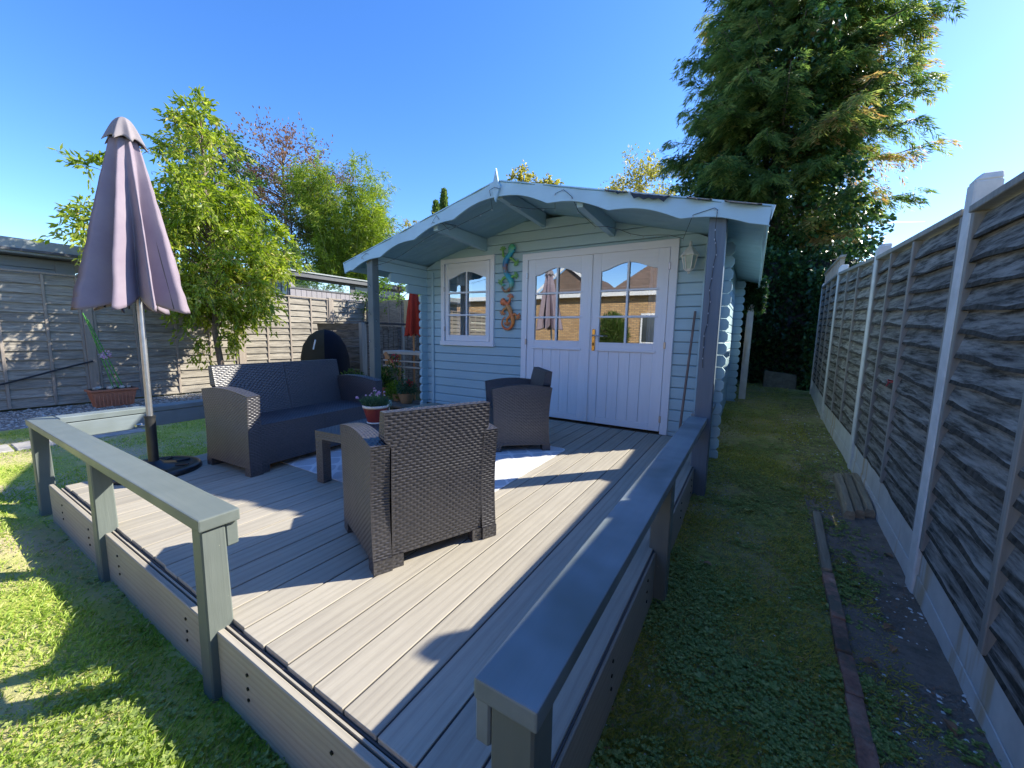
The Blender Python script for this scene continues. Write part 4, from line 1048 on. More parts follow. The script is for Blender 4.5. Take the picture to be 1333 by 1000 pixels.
# ------------------------------------------------------------------ potting bench, red parasol and pots behind the porch post
pb = thing('potting_bench', 'pale slatted timber bench standing between the porch post and the summer house wall', 'bench', (-5.35, 4.95, G0), math.radians(0))
for z, d_, m_ in ((.955, .05, 'benchwood'), (.80, .025, 'benchwood'), (.70, .025, 'benchwood')):
    MB().box((-.35, -.10, z-d_), (.75, -.06, z)).build('rail', M[m_], pb, .004)
for k in range(4): MB().box((-.35, -.05+k*.085, .935), (.75, .025+k*.085, .958)).build('slat', M['benchwood'], pb, .003)
for x in (-.33, .72): MB().box((x-.02, -.055, 0), (x+.02, .0, .93)).build('leg', M['orangewood'], pb, .003); MB().box((x-.02, .25, 0), (x+.02, .30, .93)).build('leg', M['orangewood'], pb, .003)
MB().hexa([(-.30, -.13, .90), (-.24, -.13, .94), (-.24, -.105, .94), (-.30, -.105, .90), (-.02, -.13, .62), (.03, -.13, .66), (.03, -.105, .66), (-.02, -.105, .62)]).build('brace', M['orangewood'], pb)
rp = thing('red_parasol', 'small closed red parasol on a timber pole beside the summer house wall', 'parasol', (-5.13, 5.06, G0))
zax = lambda z: Vector((0, 0, z))
MB().tube([(0, 0, 0), (0, 0, 2.12)], .017, 10).build('pole', M['orangewood'], rp)
closed_canopy(rp, M['red_cloth'], zax, 2.12, 1.22, .055, .20, 6, .45, seed=8, scal=.05)
MB().lathe([(0, 2.14), (.05, 2.135), (.075, 2.10), (.07, 2.07)], n=18).build('top_cap', M['red_cloth'], rp)
MB().lathe([(0, 0), (.2, 0), (.2, .04), (.05, .07), (0, .07)][::-1], n=20).build('base', M['black_plastic'], rp)
lp = thing('low_platform', 'low dark timber platform holding pots at the corner of the summer house', 'platform', (-5.0, 4.55, G0))
for k in range(4): MB().box((-.55, -.28+k*.14, .10), (.75, -.15+k*.14, .13)).build('board', M['compost'], lp, .003)
for x in (-.5, .65): MB().box((x, -.27, 0), (x+.06, .25, .099)).build('bearer', M['dark_gap'], lp)
def bushy(parent, c, r, n_, L_, W_, mat, up=.3, flat=1.0):
    P = rng.normal(size=(n_, 3)); P = unit(P)*(rng.random((n_, 1))**.4)*r; P[:, 2] *= flat; P += np.array(c)
    D = P-np.array(c)+rng.normal(size=(n_, 3))*r*.5+np.array([0, 0, up*r]); leaves('foliage', P, D, L_, W_, mat, parent)
p1 = pot('plant_pot', 'wicker pot with dark leaves and red flowers at the corner of the summer house', (-4.80, 4.55, G0+.132), .09, .13, .17, M['wicker'], None, 'pots by the summer house corner')
bushy(p1, (0, 0, .24), .15, 500, .05, .025, M['L_dianthus']); bushy(p1, (.06, .02, .33), .05, 60, .025, .02, M['petal_red']); bushy(p1, (-.10, .0, .29), .03, 25, .03, .025, M['petal_red'])
p2 = pot('plant_pot', 'small brown pot with bright lime green leaves on the low platform', (-5.08, 4.62, G0+.132), .07, .10, .12, M['wicker'], None, 'pots by the summer house corner')
bushy(p2, (-.04, -.02, .17), .16, 700, .04, .02, M['L_lime'])
p3 = pot('plant_pot', 'red clay pot beside the porch post', (-5.42, 4.62, G0+.132), .10, .15, .22, M['terracotta'], None, 'pots by the summer house corner'); p3['label'] = 'red clay pot half hidden behind the sofa arm and porch post'
bushy(p3, (0, 0, .3), .12, 260, .06, .02, M['L_green'])
p4 = thing('climbing_plant', 'leafy stems with small red flowers climbing beside the porch post', 'plant', (-5.25, 4.72, G0+.1)); 
bushy(p4, (-.0, 0, .75), .07, 60, .03, .02, M['petal_red']); bushy(p4, (0, 0, .5), .14, 300, .05, .02, M['L_green'], flat=2.2)
MB().tube([(0, 0, 0), (.02, 0, .4), (0, .02, .8)], .008, 5).build('stem', M['bark'], p4)
so_ = thing('solar_light', 'small clear topped solar garden light beside the deck corner', 'garden light', (-4.72, 4.12, G0))
MB().tube([(0, 0, 0), (0, 0, .14)], .008, 8).build('stake', M['lampwhite'], so_); MB().lathe([(0, .14), (.03, .14), (.045, .20), (.03, .24), (0, .25)], n=16).build('lens', M['frost'], so_)
hb = thing('herb_clump', 'clump of green herbs growing in front of the compost bay', 'plant', (-5.75, 4.25, G0))
bushy(hb, (0, 0, .33), .26, 900, .06, .025, M['L_green'], flat=1.2); bushy(hb, (.35, .3, .4), .18, 500, .07, .03, M['L_green'], flat=1.6)
# ------------------------------------------------------------------ terracotta window box with canes
tx = thing('planter_trough', 'terracotta trough planter with green canes against the left fence', 'planter', (-8.95, 2.03, G0))
MB().hexa([(-.10, -.22, 0), (.10, -.22, 0), (.10, .22, 0), (-.10, .22, 0), (-.14, -.27, .26), (.14, -.27, .26), (.14, .27, .26), (-.14, .27, .26)]).build('trough', M['terracotta'], tx, .008)
MB().box((-.16, -.29, .255), (.16, .29, .29)).build('rim', M['terracotta'], tx, .008)
for k in range(11): MB().box((.13, -.24+k*.045, .03), (.135+.0, -.225+k*.045, .24)).build('rib', M['terracotta'], tx)
MB().box((-.13, -.26, .285), (.13, .26, .294)).build('soil', M['soilm'], tx)
for a, b in (((0, .02, .29), (.05, -.22, 1.45)), ((.02, .08, .29), (.08, -.25, 1.50)), ((.0, .14, .29), (.06, -.20, 1.4))):
    MB().tube([a, b], .008, 6).build('cane', M['greencane'], tx)
for k in range(9): MB().sphere((random.uniform(-.1, .1), random.uniform(-.24, .2), .31), random.uniform(.02, .045), 5, (1, 1, .7)).build('pebble', M['stone'], tx)
bushy(tx, (.06, -.05, .85), .05, 40, .05, .03, M['petal_pink'])
# edging pavers on the lawn edge
sp_ = thing('slab_row', 'row of flat grey paving slabs between the lawn and the gravel by the left fence', 'paving slabs')
for k in range(7):
    y = -1.9+k*.52; o = MB().box((-6.78, y, G0-.03), (-6.40, y+.50, G0+.018)).build('slab', M['paver'], sp_, .008)
# hose / cable lying along the fence base
o = MB().tube([(XF+.15, -.5, .1), (XF+.12, .2, .02), (XF+.12, 1.0, .16), (XF+.12, 1.7, .38), (XF+.1, 1.95, .45)], .014, 6).build('garden_hose', M['cable']); tag(o, 'thin black hose strung along the left fence near its foot', 'hose')

# ------------------------------------------------------------------ things by the house
# wall lantern
lt = thing('wall_lantern', 'cream metal carriage lantern on the wall right of the doors', 'lantern', (-.575, 4.262, 1.78))
MB().lathe([(0, -.035), (.035, -.035), (.04, 0), (.035, .035), (0, .035)], n=14).build('wall_plate', M['lampwhite'], lt).rotation_euler = (math.pi/2, 0, 0)
MB().tube([(0, -.01, .10), (0, -.06, .14), (0, -.105, .135), (0, -.11, .10)], .009, 8).build('bracket', M['lampwhite'], lt)
def hexring(mb, r0, z0, r1, z1, c=(0, -.105)):
    vs = [(c[0]+r0*math.cos(k*math.pi/3), c[1]+r0*math.sin(k*math.pi/3), z0) for k in range(6)]+[(c[0]+r1*math.cos(k*math.pi/3), c[1]+r1*math.sin(k*math.pi/3), z1) for k in range(6)]
    mb.add(vs, [(k, (k+1) % 6, 6+(k+1) % 6, 6+k) for k in range(6)])
rf = MB(); hexring(rf, .082, .015, .035, .075); hexring(rf, .086, .005, .082, .015); hexring(rf, .035, .075, .012, .10); hexring(rf, .0, .004, .086, .005); rf.build('lantern_roof', M['lampwhite'], lt)
gl = MB(); hexring(gl, .040, -.115, .066, .004); gl.build('lantern_glass', M['frost'], lt)
for k in range(6):
    a = k*math.pi/3; MB().tube([(.042*math.cos(a), -.105+.042*math.sin(a), -.118), (.069*math.cos(a), -.105+.069*math.sin(a), .006)], .005, 5).build('lantern_bar', M['lampwhite'], lt)
bt = MB(); hexring(bt, .02, -.14, .046, -.115); bt.sphere((0, -.105, -.15), .012, 5); bt.build('lantern_base', M['lampwhite'], lt)
MB().sphere((0, -.105, .115), .012, 5).build('lantern_finial', M['lampwhite'], lt)
# broom stick
o = MB().tube([(-.545, 4.05, .0), (-.50, 4.235, 1.27)], [.012, .011], 8).build('wooden_pole', M['stick']); tag(o, 'thin grey wooden pole leaning on the wall under the lantern', 'pole')
# metal lizards
def lizard(name, label, origin, spine, rad, legs, mbody, mfoot):
    """spine points (x,z) relative to origin on the wall plane"""
    t = thing(name, label, 'wall ornament', (origin[0], YF-.018, origin[1]), 0, 'metal lizard wall ornaments'); t.scale = (1.12, 1, 1.12)
    mb = MB(); pts = [(x, -.012, z) for x, z in spine]
    # catmull-rom refine
    fine = []; fr_ = []
    for i_ in range(len(pts)-1):
        p0 = Vector(pts[max(i_-1, 0)]); p1_ = Vector(pts[i_]); p2_ = Vector(pts[i_+1]); p3_ = Vector(pts[min(i_+2, len(pts)-1)])
        for k in range(5):
            s_ = k/5; fine.append(.5*((2*p1_)+(p2_-p0)*s_+(2*p0-5*p1_+4*p2_-p3_)*s_*s_+(3*p1_-p0-3*p2_+p3_)*s_**3)); fr_.append(rad[i_]*(1-s_)+rad[i_+1]*s_)
    fine.append(Vector(pts[-1])); fr_.append(rad[-1])
    mb.tube(fine, [q*1.0 for q in fr_], 10); mb.build('body', mbody, t)
    MB().sphere((pts[0][0], -.018, pts[0][2]), rad[0]*1.5, 6, (1, .6, 1.1)).build('head', mbody, t)
    dd = Vector(pts[0])-Vector(pts[1]); dd.normalize(); sd2 = Vector((dd.z, 0, -dd.x))
    for s_ in (-1, 1): MB().sphere(tuple(Vector(pts[0])+sd2*s_*rad[0]*1.2+Vector((0, -.012, 0))), .010, 5).build('eye', M['eye'], t)
    for (a, b, c) in legs:
        lg = MB(); lg.tube([(a[0], -.012, a[1]), (b[0], -.016, b[1]), (c[0], -.012, c[1])], [.018, .015, .011], 6)
        e = Vector((c[0]-b[0], 0, c[1]-b[1])).normalized()
        for q in (-70, -35, 0, 35, 70):
            an = math.radians(q); f = Vector((e.x*math.cos(an)-e.z*math.sin(an), 0, e.x*math.sin(an)+e.z*math.cos(an)))
            tip = Vector((c[0], -.012, c[1]))+f*.036; lg.tube([(c[0], -.012, c[1]), tip], [.007, .005], 5); lg.sphere(tuple(tip), .009, 4)
        lg.build('leg', mfoot, t)
    return t
lizard('metal_lizard', 'teal blue metal lizard with a curled tail, the upper of the two', (-2.66, 1.83),
  [(.045, .205), (.02, .15), (-.03, .09), (-.045, .02), (-.03, -.05), (.01, -.10), (.045, -.155), (.03, -.215), (-.03, -.245), (-.075, -.215), (-.07, -.175), (-.04, -.18)],
  [.032, .030, .034, .030, .026, .034, .030, .024, .018, .013, .009, .006],
  [((-.02, .11), (-.07, .14), (-.075, .20)), ((.0, .12), (.06, .09), (.09, .06)), ((0, -.09), (-.06, -.10), (-.09, -.135)), ((.02, -.11), (.07, -.09), (.085, -.085))], M['lizard_blue'], M['liz_green'])
lizard('metal_lizard', 'orange metal lizard with a ring tail, the lower of the two', (-2.665, 1.27),
  [(-.055, .135), (-.01, .11), (.025, .06), (.05, .0), (.075, -.06), (.07, -.12), (.025, -.165), (-.035, -.16), (-.07, -.115), (-.06, -.06), (-.03, -.035)],
  [.026, .024, .028, .026, .024, .020, .016, .013, .010, .008, .005],
  [((.0, .10), (.03, .14), (.035, .18)), ((.0, .08), (-.05, .05), (-.06, .03)), ((.06, -.02), (.10, .0), (.13, -.02)), ((.04, -.02), (-.0, -.06), (.0, -.09))], M['lizard_orange'], M['lizard_orange'])
# string lights: along the bargeboards and round both posts
sl = thing('string_lights', 'thin black string lights looped along the bargeboards and posts', 'string lights', (0, 0, 0))
yb_ = YR0-.032
def bz(x): return RZ-SL*abs(x-CX)
segA = [(-4.05, yb_, 1.97-.02), (-4.10, yb_, bz(-4.10)-.03), (-4.18, yb_, bz(-4.18)-.05), (-4.12, 3.29, 1.86)]
for k in range(17):
    s_ = k/16; a = -4.12+.5*math.sin(s_*0); segA.append((-4.10+.062*math.cos(k*1.5+.4), 3.365+.062*math.sin(k*1.5+.4)*1.0, 1.84-1.35*s_))
segB = []
for x in np.linspace(-4.05, -2.75, 12):
    segB.append((x, YR0+.05, bz(x)-.19-.03*math.sin((x+4)*5)))
segB += [(-3.02, yb_, bz(-3.02)-.08), (-2.96, yb_, bz(-2.96)-.03), (-2.93, yb_, bz(-2.93)-.07), (-2.88, YR0+.04, bz(-2.88)-.17)]
for x in np.linspace(-2.85, -2.3, 5): segB.append((x, YR0+.05, bz(x)-.20))
segB += [(-2.26, yb_-.025, bz(-2.2)-.09), (-2.2, yb_-.03, bz(-2.2)-.075), (-2.14, yb_-.02, bz(-2.2)-.10)]
segC = [(x, YR0+.06, bz(x)-.19-.015*math.sin(x*9)) for x in np.linspace(-2.1, -1.62, 5)]
segC += [(-1.58, yb_, bz(-1.58)-.07), (-1.50, yb_, bz(-1.50)-.03), (-1.42, yb_, bz(-1.42)-.08), (-1.38, YR0+.03, bz(-1.38)-.18)]
segC += [(x, YR0+.25, bz(x)-.25-.02*math.sin(x*12)) for x in np.linspace(-1.3, -.55, 8)]
segC += [(-.45, yb_, bz(-.45)-.12), (-.31, yb_, bz(-.31)-.055), (-.29, yb_, bz(-.31)-.07), (-.295, yb_-.0, 1.80), (-.295, 3.30, 1.74)]
segD = [(-.29+.006*math.sin(k*1.3)-.003*k+.006*(k % 2), 3.327, 1.72-.085*k) for k in range(12)]
bulbs = []
for sgm in (segA, segB, segC+segD):
    MB().tube(sgm, .0022, 5).build('cable', M['cable'], sl)
    for i_ in range(1, len(sgm)-1, 1):
        a = Vector(sgm[i_]); bulbs.append(a)
bm_ = MB().sphere((0, 0, 0), .0038, 4, (1, 1, 1.9)).build('bulb', M['bulb'], sl, loc=bulbs[0]+Vector((0, -.004, -.012)))
for b in bulbs[1:]: link('bulb', bm_.data, sl, b+Vector((random.uniform(-.004, .004), -.004, -.012)))
# leaning board & slab at the far end
o = MB().hexa([(-.13, 7.44, .02), (-.03, 7.44, .02), (-.03, 7.465, .02), (-.13, 7.465, .02), (-.115, 7.44, 1.56), (-.02, 7.44, 1.56), (-.02, 7.465, 1.56), (-.115, 7.465, 1.56)]).build('leaning_board', M['gravelboard'], None, .004)
tag(o, 'pale grey board stood upright against the far corner of the summer house', 'board')
o = MB().hexa([(.22, 8.75, .02), (.75, 8.75, .02), (.75, 8.79, .02), (.22, 8.79, .02), (.24, 8.90, .42), (.75, 8.90, .36), (.75, 8.94, .36), (.24, 8.94, .42)]).build('stone_slab', M['slab'], None, .01)
tag(o, 'mossy stone slab leaning in the dark at the end of the path', 'slab')
# sleepers
for k in range(3):
    x0 = .640+k*.062; y0 = 3.43+k*.05; y1 = 4.22+k*.04; gzv = -.23
    dx = .045
    n_ = 10; vs = []
    for i_ in range(n_+1):
        s_ = i_/n_; y = y0+(y1-y0)*s_; x = x0+dx*s_; z = gzv+(y-3.4)*.055; j_ = lambda a: .006*mnoise.noise(Vector((a*3+k*9, s_*7, 1)))
        sh = .85 if i_ in (0, n_) else 1
        hgt = .085*sh
        vs += [(x, y, z-.03), (x+.057, y, z-.03), (x+.059+j_(1), y, z+hgt*.7), (x+.046, y, z+hgt+j_(2)), (x+.012, y, z+hgt+j_(3)), (x-.002+j_(4), y, z+hgt*.7)]
    fs = [(i_*6+j, (i_+1)*6+j, (i_+1)*6+(j+1) % 6, i_*6+(j+1) % 6)[::-1] for i_ in range(n_) for j in range(6)]+[tuple(range(6)), tuple(range(n_*6, n_*6+6))[::-1]]
    o = MB().add(vs, fs).build('sleeper_offcut', M['oldwood'])
    tag(o, ['weathered brown sleeper offcut on the path side of the row of three', 'middle one of three weathered sleeper offcuts by the fence', 'weathered sleeper offcut closest to the concrete gravel board'][k], 'timber offcut', 'row of sleeper offcuts')
# edging: long timber piece then bricks
ed = MB().hexa([(.462, 3.40, -.27), (.515, 3.40, -.27), (.475, 2.62, -.30), (.425, 2.62, -.30), (.462, 3.40, -.19), (.510, 3.40, -.19), (.472, 2.62, -.225), (.425, 2.62, -.225)][0:8])
o = ed.build('edging_timber', M['oldwood'], None, .006); tag(o, 'old timber edging strip laid between the moss and the soil', 'edging')
be = thing('brick_edging', 'line of old red bricks edging the dark soil bed, right of the weedy path', 'edging')
yy = 2.61; kk = 0
while yy > -.4:
    L_ = random.uniform(.19, .23); x = .372+.052*(yy-1.4)/1.2
    x2 = .372+.052*(yy-L_-1.4)/1.2; r_ = random.uniform(-.006, .006); zt_ = -.238+random.uniform(-.008, .008)
    o = MB().hexa([(x2+r_, yy-L_+.004, -.32), (x2+r_+.054, yy-L_+.004, -.32), (x+.054, yy, -.32), (x, yy, -.32), (x2+r_, yy-L_+.004, zt_), (x2+r_+.052, yy-L_+.004, zt_), (x+.052, yy, zt_), (x, yy, zt_)]).build('brick', M['brickm'], be, .006, 2); yy -= L_; kk += 1
lflab = ['curled brown leaf beside the red bricks, largest of those near the edging', 'pale brown leaf on the soil just right of the edging leaf', 'brown leaf on the dark soil close to the sleeper offcuts', 'brown leaf in the middle of the soil bed', 'brown leaf in the weeds at the foot of the deck fascia', 'brown leaf far up the mossy path', 'brown leaf nearest the concrete gravel board in the foreground']
for (x, y), r_ in zip(((.50, 1.95), (.60, 2.10), (.78, 3.0), (.62, 2.25), (-.12, 2.35), (.35, 5.2), (.66, 1.75)), (.3, 1.2, 2.2, .7, 3, 2, 5)):
    n_ = 7; vs = []
    for i_ in range(n_):
        s_ = i_/(n_-1); wv = .014*math.sin(math.pi*s_)**.7+.0005
        for sg in (-1, 0, 1): vs.append((s_*.055-.027, sg*wv, .012+.008*abs(sg)*math.sin(math.pi*s_)+.006*math.sin(s_*4)))
    fs = [(i_*3+j, (i_+1)*3+j, (i_+1)*3+j+1, i_*3+j+1) for i_ in range(n_-1) for j in range(2)]
    o = MB().add(vs, fs).build('fallen_leaf', M['deadleaf']); o.location = (x, y, float(gz(x, y))+.006); o.rotation_euler = (0, 0, r_)
    tag(o, lflab.pop(0), 'leaf', 'fallen leaves')

# ------------------------------------------------------------------ neighbours' buildings
nb_ = thing('neighbour_shed', 'grey green boarded shed roof and wall rising over the left fence', 'shed', (-10.3, -4, G0))
for k in range(14): MB().box((-2.4, 0, .1+k*.165), (.0, 6.02, .26+k*.165)).build('weatherboard', M['shed_grey'], nb_, .006)
MB().box((-.05, 5.80, .1), (.02, 6.03, 2.38)).build('corner_board', M['shed_grey'], nb_, .004)
MB().hexa([(-2.6, -.2, 2.42), (.30, -.2, 2.42), (.30, 6.5, 2.42), (-2.6, 6.5, 2.42), (-2.6, -.2, 2.66), (.30, -.2, 2.66), (.30, 6.5, 2.66), (-2.6, 6.5, 2.66)]).build('roof', M['roof_pale'], nb_, .01)
MB().box((.302, -.2, 2.46), (.33, 6.5, 2.50)).build('gutter_lip', M['shed_trim'], nb_)
ns = thing('neighbour_lean_to', 'low curved pale roof seen between the grey shed and the parasol', 'lean-to', (-11.5, 2.4, G0))
MB().tube([(0, 0, 2.15), (0, .9, 2.2), (0, 1.6, 2.1)], .12, 8).build('roof', M['roof_pale'], ns); MB().box((-.1, .0, 0), (.1, 1.6, 2.05)).build('wall', M['compost'], ns)
gr = thing('garden_room', 'grey violet garden room with a flat dark roof and slit windows over the left fence', 'garden room', (-10.9, 6.15, G0+.26))
# front faces +x (towards the garden); end faces -y
for k in range(26): MB().box((-.02, .02+k*.155, -.26), (.0, .168+k*.155, 2.16)).build('cladding_board', M['shed_purple'], gr, .003)
MB().box((-2.4, .0, -.26), (-.03, 4.0, 2.5)).build('wall', M['shed_purple'], gr)
MB().box((-.028, .0, 2.18), (.012, 4.1, 2.22)).build('trim', M['shed_trim'], gr)
MB().box((-.028, .0, 2.44), (.012, 4.1, 2.50)).build('trim', M['shed_trim'], gr)
for a, b in ((.18, 1.9), (2.1, 3.9)): MB().box((-.028, a, 2.225), (.0, b, 2.435)).build('window', M['glass' if a < 1 else 'shedglass'], gr)
MB().box((-.026, .0, 2.225), (.0, .16, 2.435)).build('trim', M['shed_purple'], gr); MB().box((-.026, 1.92, 2.225), (.0, 2.08, 2.435)).build('trim', M['shed_trim'], gr)
for a, b in ((-.34, -.10), (-1.5, -.42)): MB().box((a, -.012, 2.02), (b, .0, 2.42)).build('window', M['shedglass'], gr)
for a in (-.38, -1.54, -.06): MB().box((a-.03, -.02, 1.9), (a+.03, .0, 2.48)).build('trim', M['shed_trim'], gr)
MB().box((-2.5, -.16, 2.50), (.16, 4.2, 2.62)).build('roof', M['shed_trim'], gr, .006)
MB().box((-2.5, -.18, 2.622), (.19, 4.22, 2.66)).build('roof_edge', M['roof_pale'], gr, .004)
# brick bungalow behind the viewer, seen mirrored in the panes
bh = thing('brick_house', 'yellow brick bungalow behind the viewer, mirrored in the summer house glass', 'house', (0, -9, G0))
MB().box((-15, -6, 0), (5, 0, 3.05)).build('wall', M['brickwall'], bh)
MB().box((-15.2, -.02, 3.055), (5.2, .30, 3.25)).build('fascia', M['fascia_white'], bh)
MB().add([(-5.7, .25, 3.2), (5.4, .25, 3.2), (2, -3.2, 6.2), (-2.6, -3.2, 6.2), (-5.7, -6.6, 3.2), (5.4, -6.6, 3.2)], [(0, 1, 2, 3), (4, 0, 3), (5, 4, 3, 2), (1, 5, 2)]).build('roof', M['rooftile'], bh)
MB().prism([(-9.4, 0, 3.2), (-6.0, 0, 3.2), (-7.7, 0, 4.5)], (0, -6, 0)).build('roof', M['rooftile'], bh)
MB().prism([(-9.5, .08, 3.16), (-9.5, .08, 3.30), (-7.7, .08, 4.66), (-5.9, .08, 3.30), (-5.9, .08, 3.16), (-7.7, .08, 4.50)], (0, .05, 0)).build('bargeboard', M['fascia_white'], bh)
for x0, x1 in ((-12, -10), (-4.2, -2.6), (1, 2.5)):
    wn = MB().box((x0, .002, 1.0), (x1, .05, 2.3)).build('window', M['fascia_white'], bh); MB().box((x0+.08, .052, 1.08), (x1-.08, .058, 2.22)).build('pane', M['shedglass'], wn)
sh = thing('patio_shrub', 'tall green shrub in front of the brick bungalow behind the viewer', 'shrub', (-5.0, -7.6, G0))
bushy(sh, (0, 0, 1.2), .65, 3500, .18, .05, M['L_green'], flat=1.6); MB().tube([(0, 0, 0), (0, 0, 1.0)], .04, 6).build('trunk', M['bark'], sh)
# ------------------------------------------------------------------ trees and shrubs
def pd(az, d): a = math.radians(az); return (math.cos(a)*d, math.sin(a)*d)
def tree(name, label, cat, base, blobs, mat, L_, W_, per=60, twig=.35, droop=.4, trunk=.07, bark='bark', hgt=None, z0=None, group=None, twigs_per=5, limbs=True, spread=.10, lean=(0, 0)):
    t = thing(name, label, cat, (base[0], base[1], G0 if z0 is None else z0), 0, group)
    H_ = hgt or max(b[2] for b in blobs)
    mb = MB(); n_ = 8; axis = [Vector((lean[0]*(k/n_)+.05*mnoise.noise(Vector((k*.7, base[0], 0))), lean[1]*(k/n_)+.05*mnoise.noise(Vector((k*.7, base[1], 5))), H_*k/n_)) for k in range(n_+1)]
    mb.tube(axis, [trunk*(1-.75*k/n_) for k in range(n_+1)], 8).build('trunk', M[bark], t)
    lm = MB(); PP_ = []; DD = []
    for (cx, cy, cz, rx, ry, rz_, nc) in blobs:
        for c in range(nc):
            d = rng.normal(size=3); d /= np.linalg.norm(d); rr_ = rng.uniform(.35, 1.0)**.6*(1+.12*rng.normal()*.8)
            p = np.array([cx, cy, cz])+d*np.array([rx, ry, rz_])*rr_
            if limbs and c % 2 == 0:
                zz = max(.25*H_, min(p[2]-.25*np.hypot(p[0]-lean[0], p[1]-lean[1])-.1, H_*.97)); f = zz/H_; a = Vector((lean[0]*f, lean[1]*f, zz))
                m_ = (a+Vector(p))/2+Vector((0, 0, .12)); lm.tube([a, m_, Vector(p)], [trunk*.22, trunk*.14, trunk*.05], 4, False)
            for k in range(twigs_per):
                td = d*.8+rng.normal(size=3)*.7; td /= np.linalg.norm(td); ln = twig*rng.uniform(.5, 1.2); m2 = max(3, per//twigs_per)
                s_ = rng.random(m2)[:, None]
                q = p+td*ln*s_-np.array([0, 0, 1])*droop*ln*s_**2+rng.normal(size=(m2, 3))*spread*.35
                dd = td-np.array([0, 0, 1])*(droop*2*s_)+rng.normal(size=(m2, 3))*.55
                PP_.append(q); DD.append(dd)
                if limbs: 
                    lm.tube([Vector(p), Vector(p+td*ln*.5-np.array([0, 0, droop*ln*.25])), Vector(p+td*ln-np.array([0, 0, droop*ln]))], [trunk*.05, trunk*.04, .002], 3, False)
    if limbs: lm.build('branches', M[bark], t)
    P_ = np.concatenate(PP_); D_ = np.concatenate(DD)
    n2 = len(P_); base_r = np.clip(rng.normal(.45, .22, n2)+.1*np.sin(P_[:, 2]*3+P_[:, 0]*2), 0, 1)
    leaves('crown', P_, D_, L_*rng.uniform(.6, 1.2, n2), W_*rng.uniform(.7, 1.1, n2), M[mat], t, base_r)
    return t
# cherry-like tree in front of the left fence
cx, cy = -8.75, 3.50
tree('cherry_tree', 'leafy tree with long drooping yellow green leaves behind the sofa, in front of the fence', 'tree', (cx, cy),
 [(0, 0, 4.35, .50, .50, .95, 26), (-.1, -.10, 3.5, .9, .85, .75, 50), (.1, .0, 2.75, 1.1, 1.02, .80, 70), (.2, .05, 2.05, .9, .85, .6, 44), (.1, -.05, 1.45, .45, .45, .45, 15), (-.1, -1.2, 2.85, .40, .55, .30, 9), (-.40, -1.45, 3.05, .12, .15, .22, 6), (-.3, -1.40, 3.8, .1, .15, .15, 2), (.2, .85, 2.9, .5, .4, .5, 14)],
 'L_cherry', .115, .046, 105, .38, .50, .065, 'bark_light', 4.9, limbs=True)
# bamboo, three trees and far bushes over the left fence
def bamboo(label, base, H_, R_, ncul, z0=G0):
    t = thing('bamboo', label, 'bamboo', (base[0], base[1], z0)); cm = MB(); PP_ = []; DD = []
    for k in range(ncul):
        a = rng.uniform(0, 6.28); r = R_*.35*math.sqrt(rng.random()); b = Vector((r*math.cos(a), r*math.sin(a), 0)); o_ = rng.uniform(.4, 1.0); hh = H_*rng.uniform(.72, 1.02)
        oa = a+rng.normal()*.5; pts = [b+Vector((math.cos(oa), math.sin(oa), 0))*R_*o_*(s_**2)*.95+Vector((0, 0, hh*s_*(1-.10*s_))) for s_ in np.linspace(0, 1, 8)]
        cm.tube(pts, [.016*(1-.8*s_) for s_ in np.linspace(0, 1, 8)], 4, False)
        for q in range(26):
            s_ = rng.uniform(.22, 1.0); i_ = min(6, int(s_*7)); f = s_*7-i_; p = pts[i_]*(1-f)+pts[i_+1]*f
            d = rng.normal(size=3); d[2] = abs(d[2])*.5; d /= np.linalg.norm(d); ln = rng.uniform(.15, .5)
            m2 = 26; ss = rng.random(m2)[:, None]; PP_.append(np.array(p)+d*ln*ss+rng.normal(size=(m2, 3))*.06-np.array([0, 0, .12])*ss**2); DD.append(d*.5+np.array([0, 0, -.5])+rng.normal(size=(m2, 3))*.6)
    cm.build('culms', M['cane'], t); P_ = np.concatenate(PP_); n2 = len(P_)
    leaves('crown', P_, np.concatenate(DD), rng.uniform(.13, .25, n2), .028, M['L_bamboo'], t, np.clip(rng.normal(.5, .2, n2)+.12*np.sin(P_[:, 0]*5+P_[:, 2]*2), 0, 1)); return t
x, y = pd(143.8, 17.2); bamboo('tall feathery yellow green bamboo behind the garden room', (x, y), 8.2, 1.75, 110)
x, y = pd(150.6, 19.5)
tree('rusty_tree', 'thin crowned tree with rusty purple leaves and bare twigs behind the bamboo', 'tree', (x, y), [(0, .2, 7.9, 2.0, 2.1, 1.1, 60), (.3, 1.7, 7.5, .9, 1.4, .8, 26), (-.2, -1.6, 7.0, 1.0, 1.2, .8, 22), (0, 0, 6.6, 1.6, 1.8, .8, 30)], 'L_red', .12, .07, 40, .75, -.25, .12, 'bark', 8.2, twigs_per=5, spread=.25)
x, y = pd(150.0, 17.5)
tree('olive_tree', 'dull olive green tree between the drooping tree and the bamboo', 'tree', (x, y), [(0, 0, 5.7, 1.5, 1.6, 1.2, 56), (0, .7, 4.5, 1.3, 1.3, 1.0, 36)], 'L_olive', .12, .055, 60, .5, .2, .08, 'bark', 6.2)
x, y = pd(154.2, 15.0)
tree('laurel_tree', 'mid green bushy tree just above the left fence behind the drooping tree', 'tree', (x, y), [(0, 0, 3.5, 1.5, 1.5, 1.2, 64), (.3, .9, 3.2, 1.0, 1.0, 1.0, 30)], 'L_green', .11, .05, 70, .4, .25, .08, 'bark', 3.2)
x, y = pd(157.5, 12.4)
tree('pear_tree', 'upright mid green treetop showing above the drooping tree', 'tree', (x, y), [(0, 0, 5.3, .75, .75, 1.0, 34), (0, -.1, 4.2, 1.0, 1.2, .9, 34)], 'L_green', .13, .05, 60, .45, .5, .08, 'bark', 6.0)
